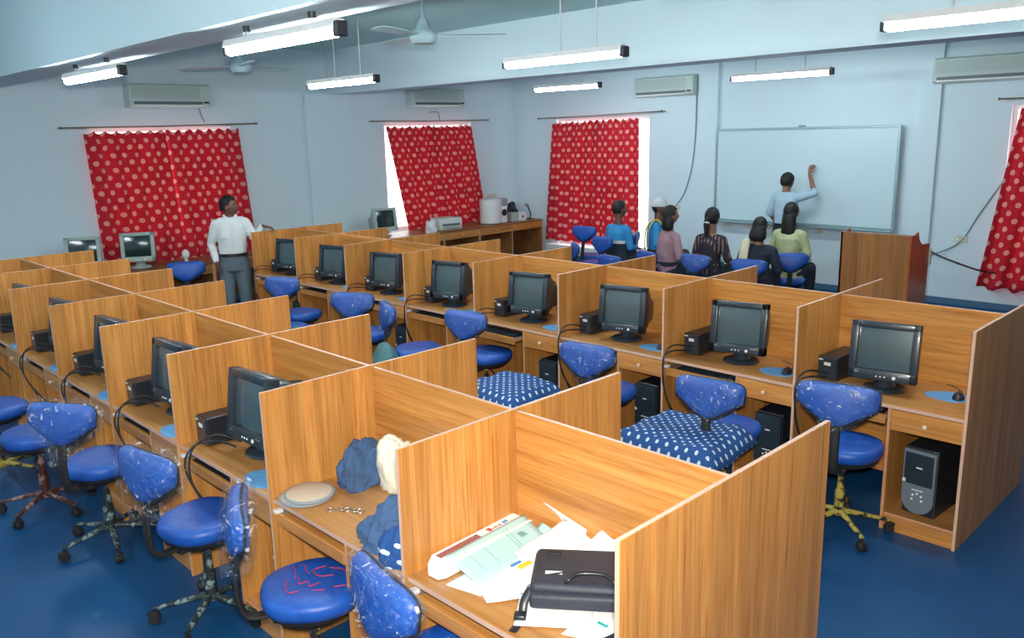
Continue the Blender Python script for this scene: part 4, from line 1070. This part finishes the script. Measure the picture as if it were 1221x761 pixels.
bm = BM(); tube(bm, smooth_path([(0, 0, .01), (.02, 0, .10), (-.02, 0, .18), (-.05, 0, .26)], 5), .012, 8); put('arm', mesh(bm, 'arm', M['black'], True), t)
bm = BM(); lathe(bm, [(.02, 0), (.045, -.05), (.04, -.05), (.018, -.004)], 16, xf((-.05, 0, .28), (R(35), R(30), 0))); put('shade', mesh(bm, 'shade', M['cablegrey'], True, 40), t)
# boxes on table just visible above row ends
for (x, y, s, l) in ((-9.45, 4.15, .24, 'flat beige box on the side table beyond the far row end'), (-9.5, 5.0, .16, 'low grey machine on the side table left of the printer window')):
    t = thing('flat_machine', l, 'machine', (x, y, TZ), R(90)); bm = BM(); box(bm, -s, s, -.16, .16, 0, .13, .015); put('casing', mesh(bm, 'casing', M['offwhite']), t)
    bm = BM(); box(bm, -s+.03, s-.03, -.12, .12, .128, .14, .004); put('lid', mesh(bm, 'lid', M['beige']), t)

exec_people = True
# ------------------------------------------------------------------ people
def remeshed(bm, name, mats, vox=.008, sm=4, decim=None):
    me = bpy.data.meshes.new(name+'_src'); bmesh.ops.recalc_face_normals(bm, faces=bm.faces); bm.to_mesh(me); bm.free()
    global TMPS
    try: TMPS
    except NameError: TMPS = bpy.data.scenes.new('tmp')
    o = bpy.data.objects.new('tmp', me); TMPS.collection.objects.link(o)
    m1 = o.modifiers.new('r', 'REMESH'); m1.mode = 'VOXEL'; m1.voxel_size = vox; m1.use_smooth_shade = True
    m2 = o.modifiers.new('s', 'SMOOTH'); m2.factor = .5; m2.iterations = sm
    dg = TMPS.view_layers[0].depsgraph; TMPS.view_layers[0].update(); dg = TMPS.view_layers[0].depsgraph; dg.update()
    out = bpy.data.meshes.new_from_object(o.evaluated_get(dg)); out.name = name
    bpy.data.objects.remove(o); bpy.data.meshes.remove(me)
    out.materials.clear()
    for m_ in (mats if isinstance(mats, (list, tuple)) else [mats]): out.materials.append(m_)
    for p in out.polygons: p.use_smooth = True; p.material_index = 0
    return out
def head_bm(bm, c, yawd=0, pitchd=0, scl=1.0):
    """head with face towards +y, centred on c (centre of the skull)"""
    mt = Matrix.Translation(Vector(c)) @ Matrix.Rotation(R(yawd), 4, 'Z') @ Matrix.Rotation(R(pitchd), 4, 'X') @ Matrix.Scale(scl, 4)
    vs = ball(bm, (0, 0, 0), (.076, .094, .112), 36, 28)
    for v in vs:
        x, y, z = v.co
        if z < 0:
            k = 1-.30*(-z/.112)**1.4; v.co.x *= k
            if y < 0: v.co.y *= 1-.25*(-z/.112)
        x, y, z = v.co
        if y > .03:
            v.co.y -= .010*math.exp(-((abs(x)-.031)/.016)**2-((z-.008)/.014)**2)      # eye sockets
            v.co.y += .024*math.exp(-(x/.013)**2-((z+.022)/.020)**2)                    # nose
            v.co.y += .010*math.exp(-(x/.012)**2-((z-.002)/.022)**2)
            v.co.y += .006*math.exp(-(x/.026)**2-((z+.056)/.009)**2)                    # lips
            v.co.y += .010*math.exp(-(x/.024)**2-((z+.092)/.016)**2)                    # chin
            v.co.y += .004*math.exp(-(x/.05)**2-((z-.030)/.010)**2)                     # brow
    vs = list(vs)
    for s in (-1, 1): vs += ball(bm, (s*.078, -.006, -.012), (.012, .020, .032), 12, 10)
    bmesh.ops.transform(bm, matrix=mt, verts=vs)
    return mt
def limb(bm, pts, rad, n=14):
    pts = [Vector(p) for p in pts]
    P, Q = [], []
    for i in range(len(pts)-1):
        for j in range(5):
            t_ = j/5; P.append(pts[i].lerp(pts[i+1], t_)); Q.append(rad[i]*(1-t_)+rad[i+1]*t_)
    P.append(pts[-1]); Q.append(rad[-1])
    tube(bm, P, Q, n)
    for p, q in zip(pts, rad): ball(bm, p, q*.99, 12, 10)
def hand(bm, wrist, dirv, palm_n, curl=.35, side=1):
    """palm, four unequal bent fingers and a thumb leaving the side of the palm"""
    d = Vector(dirv).normalized(); n_ = (Vector(palm_n)-d*d.dot(Vector(palm_n))).normalized(); s = d.cross(n_)*side
    w = Vector(wrist)
    tube(bm, [w-d*.01, w+d*.03, w+d*.085], [(.024, .016), (.036, .015), (.040, .012)], 12, flat=tuple(s))
    for i, (o_, ln) in enumerate(((-.030, .062), (-.010, .074), (.010, .070), (.029, .055))):
        p = w+d*.080+s*o_; dd = d.copy(); pts = [p]
        for q in range(3):
            dd = (dd+n_*curl*(.5+.3*q)).normalized(); p = p+dd*ln*(.45, .32, .25)[q]; pts.append(p)
        tube(bm, pts, [.0095, .009, .0082, .0068], 8)
    p = w+d*.028-s*.030; dd = (d*.6-s*.75+n_*.25).normalized(); pts = [p-dd*.01, p+dd*.03, p+dd*.03+(d*.9-s*.2+n_*.3).normalized()*.032]
    tube(bm, pts, [.013, .0115, .0085], 8)
def torso_sections(bm, secs, n=24):
    """secs: (centre, half width, half depth, yaw) stacked ellipses"""
    rings = []
    for (c, a, b, yw) in secs:
        c = Vector(c); rx = Vector((math.cos(yw), math.sin(yw), 0)); ry = Vector((-math.sin(yw), math.cos(yw), 0))
        rings.append([bm.verts.new(c+rx*a*math.copysign(abs(math.cos(2*PI*i/n))**.85, math.cos(2*PI*i/n))+ry*b*math.sin(2*PI*i/n)) for i in range(n)])
    for A_, B_ in zip(rings, rings[1:]):
        for i in range(n): bm.faces.new((A_[i], A_[(i+1) % n], B_[(i+1) % n], B_[i]))
    bm.faces.new(rings[0][::-1]); bm.faces.new(rings[-1])
def person(label, loc, rz, spec):
    """local frame: facing +y, x to the person's right"""
    t = thing('person', label, 'person', loc, R(rz), spec.get('group'))
    g = spec.get; hp = g('hip', .90); sh = g('sh', hp+.50); lean = g('lean', 0)     # shoulder height
    sw = g('sw', .185); fem = g('fem', False); tuck = g('tuck', False)
    hipc = V(0, 0, hp); shc = V(0, lean, sh); hd = V(*g('head', (0, lean+.02, sh+.235)))
    arms = g('arms'); legs = g('legs')
    skin = M[g('skin', 'skin')]
    # body: one continuous surface
    def torso(bm, gr):
        k = .9 if fem else 1
        torso_sections(bm, [((0, 0, hp-.10), .135*1.0+gr, .10+gr, 0), ((0, 0, hp), .160+gr, .115+gr, 0), ((0, lean*.3, hp+.14), .138*k+gr, .100+gr, 0), ((0, lean*.6, hp+.30), .158*k+gr, .112+gr, 0),
                            ((0, lean*.9, sh-.08), .172*k+gr, .110+gr, 0), ((0, lean, sh-.02), .130*k+gr, .078+gr, 0), ((0, lean, sh+.03), .075+gr*.6, .058+gr*.6, 0)])
    bm = BM(); torso(bm, 0)
    limb(bm, [shc+V(0, 0, -.02), shc+V(0, .0, .07), hd+V(0, -.02, -.07)], [.062, .055, .055])
    mt = head_bm(bm, hd, g('hyaw', 0), g('hpitch', 0), g('hs', 1))
    for s in (-1, 1):
        a = arms[0 if s < 0 else 1]; S = shc+V(s*sw, 0, -.04)
        limb(bm, [shc+V(s*.10, 0, -.035), S], [.046, .046]); limb(bm, [S, a[0]], [.050, .038]); limb(bm, [a[0], a[1]], [.038, .026])
        d = (Vector(a[1])-Vector(a[0])).normalized(); 
        if len(a) > 4 and a[4]: d = Vector(a[4])
        hand(bm, a[1], d, a[2], a[3], s)
        lg = legs[0 if s < 0 else 1]; H = hipc+V(s*.085, 0, -.05)
        limb(bm, [H, lg[0]], [.086, .056]); limb(bm, [lg[0], lg[1]], [.056, .038])
        an = Vector(lg[1]); limb(bm, [an, an+V(0, .06, -.045), an+V(0, .15, -.055)], [.036, .034, .028])
    put('body', remeshed(bm, 'body', skin, .0075, 3), t)
    # top garment
    gr = .014; bm = BM()
    if tuck: torso_sections(bm, [((0, 0, hp+.05), .150, .108, 0), ((0, lean*.3, hp+.14), .158, .118, 0), ((0, lean*.6, hp+.30), .172, .124, 0), ((0, lean*.9, sh-.08), .176, .118, 0), ((0, lean, sh-.02), .152, .096, 0), ((0, lean, sh+.035), .092, .076, 0)])
    else: torso(bm, gr)
    for s in (-1, 1):
        a = arms[0 if s < 0 else 1]; S = shc+V(s*sw, 0, -.04); E = Vector(a[0]); Wr = Vector(a[1]); sl = g('sleeve', 1.0)
        limb(bm, [shc+V(s*.10, 0, -.022), S], [.060, .060])
        if sl >= 1: limb(bm, [S, E], [.060, .050]); limb(bm, [E, E.lerp(Wr, .93)], [.050, .036])
        elif sl > .5: limb(bm, [S, E], [.062, .054]); limb(bm, [E, E.lerp(Wr, (sl-.5)*2)], [.054, .048])
        else: limb(bm, [S, S.lerp(E, sl*2)], [.066, .060])
    if g('long'):      # long kurta covering the lap or the legs
        zb = g('long'); torso_sections(bm, [((0, g('longy', 0), zb), .20, .16, 0), ((0, g('longy', 0)*.5, (zb+hp)/2), .19, .15, 0), ((0, 0, hp+.05), .165, .13, 0)])
    me = remeshed(bm, 'top', M[g('top', 'shirt_w')], .009, 3)
    nn = [v.normal.copy() for v in me.vertices]
    for v, q in zip(me.vertices, nn):
        v.co += q*(.006*noise.noise(v.co*9)+.003*noise.noise(v.co*24))
    put(g('topname', 'shirt'), me, t)
    bm = BM()
    for s in (-1, 1):
        lg = legs[0 if s < 0 else 1]; H = hipc+V(s*.085, 0, -.05); K = Vector(lg[0]); A_ = Vector(lg[1])
        limb(bm, [H, K], [.100, .078]); limb(bm, [K, A_], [.078, .062])
    torso_sections(bm, [((0, 0, hp-.12), .15, .12, 0), ((0, 0, hp), .166, .124, 0), ((0, 0, hp+.085), .160, .122, 0)])
    me = remeshed(bm, 'trousers', M[g('bottom', 'trouser')], .009, 3)
    nn = [v.normal.copy() for v in me.vertices]
    for v, q in zip(me.vertices, nn): v.co += q*(.005*noise.noise(v.co*8))
    put(g('bottomname', 'trousers'), me, t)
    for s in (-1, 1):
        an = Vector(legs[0 if s < 0 else 1][1]); bm = BM(); tube(bm, [an+V(0, -.05, -.045), an+V(0, .02, -.035), an+V(0, .12, -.052), an+V(0, .19, -.062)], [(.036, .030), (.042, .040), (.045, .026), (.028, .016)], 12, flat=(1, 0, 0)); put('shoe', mesh(bm, 'shoe', M['blackmat'], True), t)
    if g('belt'):
        bm = BM(); torso_sections(bm, [((0, 0, hp+.052), .169, .131, 0), ((0, 0, hp+.088), .168, .130, 0)]); put('belt', mesh(bm, 'belt', M['belt'], True, 50), t)
    # hair
    style = g('hair', 'short'); bm = BM()
    vs = ball(bm, (0, -.010, .020), (.084, .100, .108), 32, 24)
    dele = []
    for v in vs:
        x, y, z = v.co; 
        v.co += v.co.normalized()*.004*noise.noise(v.co*40)
        if (y > .035 and z < .062-.3*(y-.035)*0) or (y > -.01 and z < -.005) or z < -.075: dele.append(v)
    if style == 'short': dele = [v for v in vs if (v.co.y > .045 and v.co.z < .070) or (v.co.y > .0 and v.co.z < .012) or v.co.z < -.055]
    bmesh.ops.delete(bm, geom=dele, context='VERTS')
    if style == 'short':
        pass
    solid = bm
    me = mesh(solid, 'hair', M['hair'], True); h = put('hair', me, t); h.matrix_local = mt
    md = h.modifiers.new('thick', 'SOLIDIFY'); md.thickness = .014; md.offset = 0
    if style == 'pony':
        bm = BM(); ball(bm, (0, -.105, -.01), (.035, .03, .035), 14, 10); tube(bm, smooth_path([(0, -.11, 0), (0, -.135, -.06), (0, -.13, -.15), (0, -.12, -.23)], 5), [.030]+[.034]*8+[.028]*4+[.022, .016, .008], 12); h2 = put('ponytail', mesh(bm, 'ponytail', M['hair'], True), t); h2.matrix_local = mt
        bm = BM(); tube(bm, [(0, -.128, -.045), (0, -.134, -.062)], .037, 12); h2 = put('hair_band', mesh(bm, 'hair_band', M['label'], True), t); h2.matrix_local = mt
    if style in ('long', 'bob'):
        ln = -.36 if style == 'long' else -.19; bm = BM()
        P = [(0, -.045, .02), (0, -.055, -.06), (0, -.065, -.14), (0, -.075, ln*.7), (0, -.07, ln)]
        wd = [(.080, .062), (.088, .062), (.092, .058), (.085, .045), (.045, .02)] if style == 'long' else [(.08, .07), (.094, .075), (.105, .075), (.108, .07), (.08, .05)]
        if style == 'bob': P = [(0, -.03, .02), (0, -.035, -.04), (0, -.04, -.10), (0, -.045, -.15), (0, -.045, ln)]
        tube(bm, P, wd, 20, flat=(1, 0, 0))
        for v in bm.verts: v.co += v.co.normalized()*.005*noise.noise(v.co*30)
        h2 = put('long_hair', mesh(bm, 'long_hair', M['hair'], True), t); h2.matrix_local = mt
    if style == 'cap':
        bm = BM(); vs = ball(bm, (0, -.008, .03), (.103, .121, .114), 28, 20); bmesh.ops.delete(bm, geom=[v for v in vs if v.co.z < .008], context='VERTS')
        h2 = put('cap', mesh(bm, 'cap', M['cap'], True), t); h2.matrix_local = mt; md = h2.modifiers.new('thick', 'SOLIDIFY'); md.thickness = .006
        bm = BM(); out = [(.080*math.cos(a), .085+.095*math.sin(a)) for a in [PI*q/16 for q in range(17)]]; poly_slab(bm, out, .006, 'z', .025); bmesh.ops.rotate(bm, verts=bm.verts, cent=(0, .07, .03), matrix=Matrix.Rotation(R(-10), 3, 'X'))
        h3 = put('peak', mesh(bm, 'peak', M['cap'], True, 40), h2)
    if g('collar'):
        bm = BM(); n = 22; P_ = [shc+V(.062*math.sin(2*PI*q/n+.0), .058*math.cos(2*PI*q/n)+.005, .058-.030*max(0, math.cos(2*PI*q/n))) for q in range(1, n)]
        tube(bm, P_, [(.010, .024)]*len(P_), 8, flat=(0, 0, 1)); put('collar', mesh(bm, 'collar', M[g('top')], True), t)
        bm = BM(); P_ = [(0, .085, sh), (0, .118, sh-.07), (0, .128, hp+.30), (0, .121, hp+.15), (0, .113, hp+.09)]; tube(bm, smooth_path(P_, 4), [(.014, .004)]*17, 6, flat=(1, 0, 0)); put('button_placket', mesh(bm, 'button_placket', M[g('top')], True), t)
        bm = BM(); box(bm, .045, .125, .100, .122, hp+.27, hp+.36, .006); put('pocket', mesh(bm, 'pocket', M[g('top')], True, 40), t)
    if g('face'):
        bm = BM()
        for s in (-1, 1): ball(bm, (s*.030, .077, .008), (.009, .007, .0045), 12, 8)
        h2 = put('eyes', mesh(bm, 'eyes', M['label'], True), t); h2.matrix_local = mt
        bm = BM()
        for s in (-1, 1): ball(bm, (s*.030, .0825, .008), (.0055, .003, .005), 10, 8)
        h3 = put('pupil', mesh(bm, 'pupil', M['black'], True), h2)
        bm = BM()
        for s in (-1, 1): tube(bm, [(s*.045, .078, .026), (s*.03, .088, .031), (s*.014, .089, .026)], .0035, 6)
        h2 = put('eyebrows', mesh(bm, 'eyebrows', M['hair'], True), t); h2.matrix_local = mt
        bm = BM(); tube(bm, [(-.030, .084, -.050), (-.015, .097, -.044), (0, .101, -.041), (.015, .097, -.044), (.030, .084, -.050)], [.003, .0065, .007, .0065, .003], 8)
        h2 = put('moustache', mesh(bm, 'moustache', M['hair'], True), t); h2.matrix_local = mt
    return t, mt
def stand_legs(x=.10, dy=0): return [((-x, .02, .48), (-x-.01, -.02, .085)), ((x, .02, .48), (x+.01, -.02+dy, .085))]
def sit_legs(hp=.52): return [((-.11, .40, hp-.02), (-.11, .42, .085)), ((.11, .40, hp-.02), (.11, .42, .085))]
def lap_arms(sh, hp): return [((-.24, .04, sh-.27), (-.13, .24, hp+.13), (0, 0, -1), .3), ((.24, .04, sh-.27), (.13, .24, hp+.13), (0, 0, -1), .3)]

# man standing at the end of the far row; faces the camera, head to the right of the picture
# local +y is turned to world (.86,-.4): chest towards the room
mrot = -112
ml = Vector((-7.92, 2.26, 0)); ca, sa = math.cos(R(-mrot)), math.sin(R(-mrot))
def to_local(p, loc, rz):
    d = Vector(p)-Vector(loc); c_, s_ = math.cos(R(-rz)), math.sin(R(-rz)); return (d.x*c_-d.y*s_, d.x*s_+d.y*c_, d.z)
hl = to_local((-7.70, 2.60, 1.275), ml, mrot)
person('standing man in white shirt and grey trousers with a moustache, hand on the panel', ml, mrot, dict(
    hip=.90, sh=1.37, head=(0.0, .02, 1.53), hyaw=62, arms=[((-.26, .02, 1.14), (hl[0]+.05, hl[1]-.0, 1.285), (0, 0, -1), .5, (-.6, .35, -.1)), ((.235, -.05, 1.10), (.20, .07, .90), (-1, 0, 0), .3)],
    legs=stand_legs(.10), belt=True, face=True, tuck=True, collar=True, skin='skin', top='shirt_w', bottom='trouser', sw=.165))
# the writing man at the whiteboard, back to the room
tl_ = Vector((-4.27, 8.62, 0)); trz = -8
hl = to_local((-4.06, 8.93, 1.70), tl_, trz)
person('man in pale blue shirt writing on the whiteboard with his right arm raised', tl_, trz, dict(
    hip=.88, sh=1.36, head=(0, .02, 1.53), arms=[((-.26, .0, 1.10), (-.20, .15, .90), (1, 0, 0), .3), ((.33, .16, 1.38), (hl[0], hl[1]-.06, 1.63), (0, 1, .1), .6, (0, .25, 1))],
    legs=stand_legs(.10), sleeve=.55, top='shirt_b', bottom='dark_tr', skin='skin2', sw=.165, belt=True, tuck=True))
bm = BM(); tube(bm, [(0, 0, 0), (.0, .11, .03)], .007, 8); tag(put('marker_pen', mesh(bm, 'marker_pen', M['black'], True), None, (-4.04, 8.86, 1.70)), 'marker pen in the raised hand of the man at the whiteboard', 'pen')
# seated students
def seated(label, x, y, rz, **kw):
    d = dict(hip=.52, sh=kw.pop('sh', .96), lean=.03, fem=True, sw=.165); d['legs'] = sit_legs(.53); d['arms'] = lap_arms(d['sh'], .52); d['bottom'] = 'dark_tr'; d['group'] = None
    d.update(kw); return person(label, (x, y, 0), rz, d)
seated('seated student in sky-blue jersey with a white chest stripe, short black hair', -5.98, 7.05, -12, top='jersey', fem=False, sw=.18, skin='skin', hyaw=-20, bottom='dark_tr', hair='short')
seated('seated person in white cap and blue top looking right', -5.72, 7.62, -62, top='jersey', hair='cap', sw=.16, hyaw=-10)
seated('seated woman in mauve top with long loose black hair', -4.93, 6.75, -25, top='pink', hair='bob', hyaw=-12, skin='skin2')
seated('seated woman in dark patterned top with tied ponytail', -4.36, 6.85, -2, top='plaid', hair='pony', sh=.95, skin='skin2')
seated('seated woman with a cream shawl over one shoulder, head lowered', -3.66, 6.78, 14, top='dark_tr', hair='bob', hpitch=-25, sh=.88, hs=.95, skin='skin2')
seated('woman in pale green kurta with long black hair down her back', -3.62, 7.45, 0, top='kurta', hair='long', sh=1.0, long=.35, longy=.05, topname='kurta')
# white stripe of the jersey, shawl, yellow vest as worn items
pp = {o['label'][:24]: o for o in C.objects if o.get('category') == 'person'}
def worn(key, name, mat, secs, th=.012):
    o = [v for k, v in pp.items() if k.startswith(key)][0]; bm = BM(); torso_sections(bm, secs); put(name, mesh(bm, name, M[mat], True, 50), o)
worn('seated student in sky', 'white_stripe', 'label', [((0, .02, .735), .190, .140, 0), ((0, .02, .775), .190, .141, 0)])
worn('seated student in sky', 'dark_hem', 'dark_tr', [((0, .01, .50), .192, .140, 0), ((0, .02, .735), .188, .138, 0)])
o = [v for k, v in pp.items() if k.startswith('seated woman with a crea')][0]
bm = BM(); poly = smooth_path([(-.13, .15, .80), (-.13, .06, .955), (-.13, -.06, .93), (-.135, -.135, .78), (-.13, -.15, .60), (-.13, -.15, .45)], 5); tube(bm, poly, [(.055, .012)]*len(poly), 10, flat=(1, 0, 0)); put('shawl', mesh(bm, 'shawl', M['cream'], True), o)
o = [v for k, v in pp.items() if k.startswith('seated person in white c')][0]
for s in (-1, 1):
    bm = BM(); poly = smooth_path([(s*.10, .15, .62), (s*.10, .14, .85), (s*.10, .05, 1.015), (s*.10, -.07, .99), (s*.11, -.135, .85), (s*.11, -.14, .6)], 5); tube(bm, poly, [(.035, .010)]*len(poly), 10, flat=(1, 0, 0)); put('yellow_band', mesh(bm, 'yellow_band', M['yellow'], True), o)
G2 = 'blue plastic-wrapped office chairs'
office_chair('blue chair under the student in the sky-blue jersey', -5.98, 7.02, -12, zs=.405, group=G2, wrap=False)
office_chair('blue chair under the person in the white cap', -5.74, 7.58, -62, zs=.405, group=G2, wrap=False)
office_chair('blue chair under the woman in the mauve top', -4.95, 6.68, -20, zs=.405, group=G2, wrap=False, zb=-.08)
office_chair('blue chair with plastic-wrapped back under the ponytailed woman', -4.37, 6.80, -2, zs=.405, group=G2, zb=-.08)
office_chair('blue chair under the woman with the cream shawl', -3.64, 6.72, 10, zs=.405, group=G2, wrap=False, zb=-.06)
office_chair('blue chair under the woman in the pale green kurta', -3.58, 7.42, 30, zs=.405, group=G2, wrap=False, zb=-.06)
office_chair('empty blue chair with high back in front of the curtain by the students', -6.78, 7.50, 5, zs=.405, group=G2, wrap=False, zb=.06)
office_chair('empty blue chair beside the jersey student, low back towards the camera', -6.35, 6.95, -40, zs=.405, group=G2, zb=-.12)
office_chair('empty blue chair in the gap left of the woman in mauve', -5.32, 6.35, -10, zs=.405, group=G2, wrap=False, zb=-.12)

bpy.data.scenes.remove(TMPS)
# ------------------------------------------------------------------ daylight and camera flash
w = bpy.data.worlds.new('daylight'); sc.world = w; w.use_nodes = True
bg = w.node_tree.nodes['Background']; bg.inputs[0].default_value = (.95, .97, 1, 1); bg.inputs[1].default_value = 2.2
fl = bpy.data.lights.new('camera_flash', 'AREA'); fl.energy = 105; fl.size = .12; fl.color = (1, .95, .86)
fo = bpy.data.objects.new('camera_flash', fl); C.objects.link(fo); fm = m.copy(); fm.translation = Vector((1.25, -2.22, 2.42)); fo.matrix_world = fm
sc.view_settings.view_transform = 'Standard'; sc.view_settings.look = 'None'; sc.view_settings.gamma = 1; sc.view_settings.use_curve_mapping = False
sc.view_settings.exposure = .9
sc.cycles.max_bounces = 8; sc.cycles.diffuse_bounces = 4; sc.cycles.transparent_max_bounces = 12; sc.cycles.sample_clamp_indirect = 8
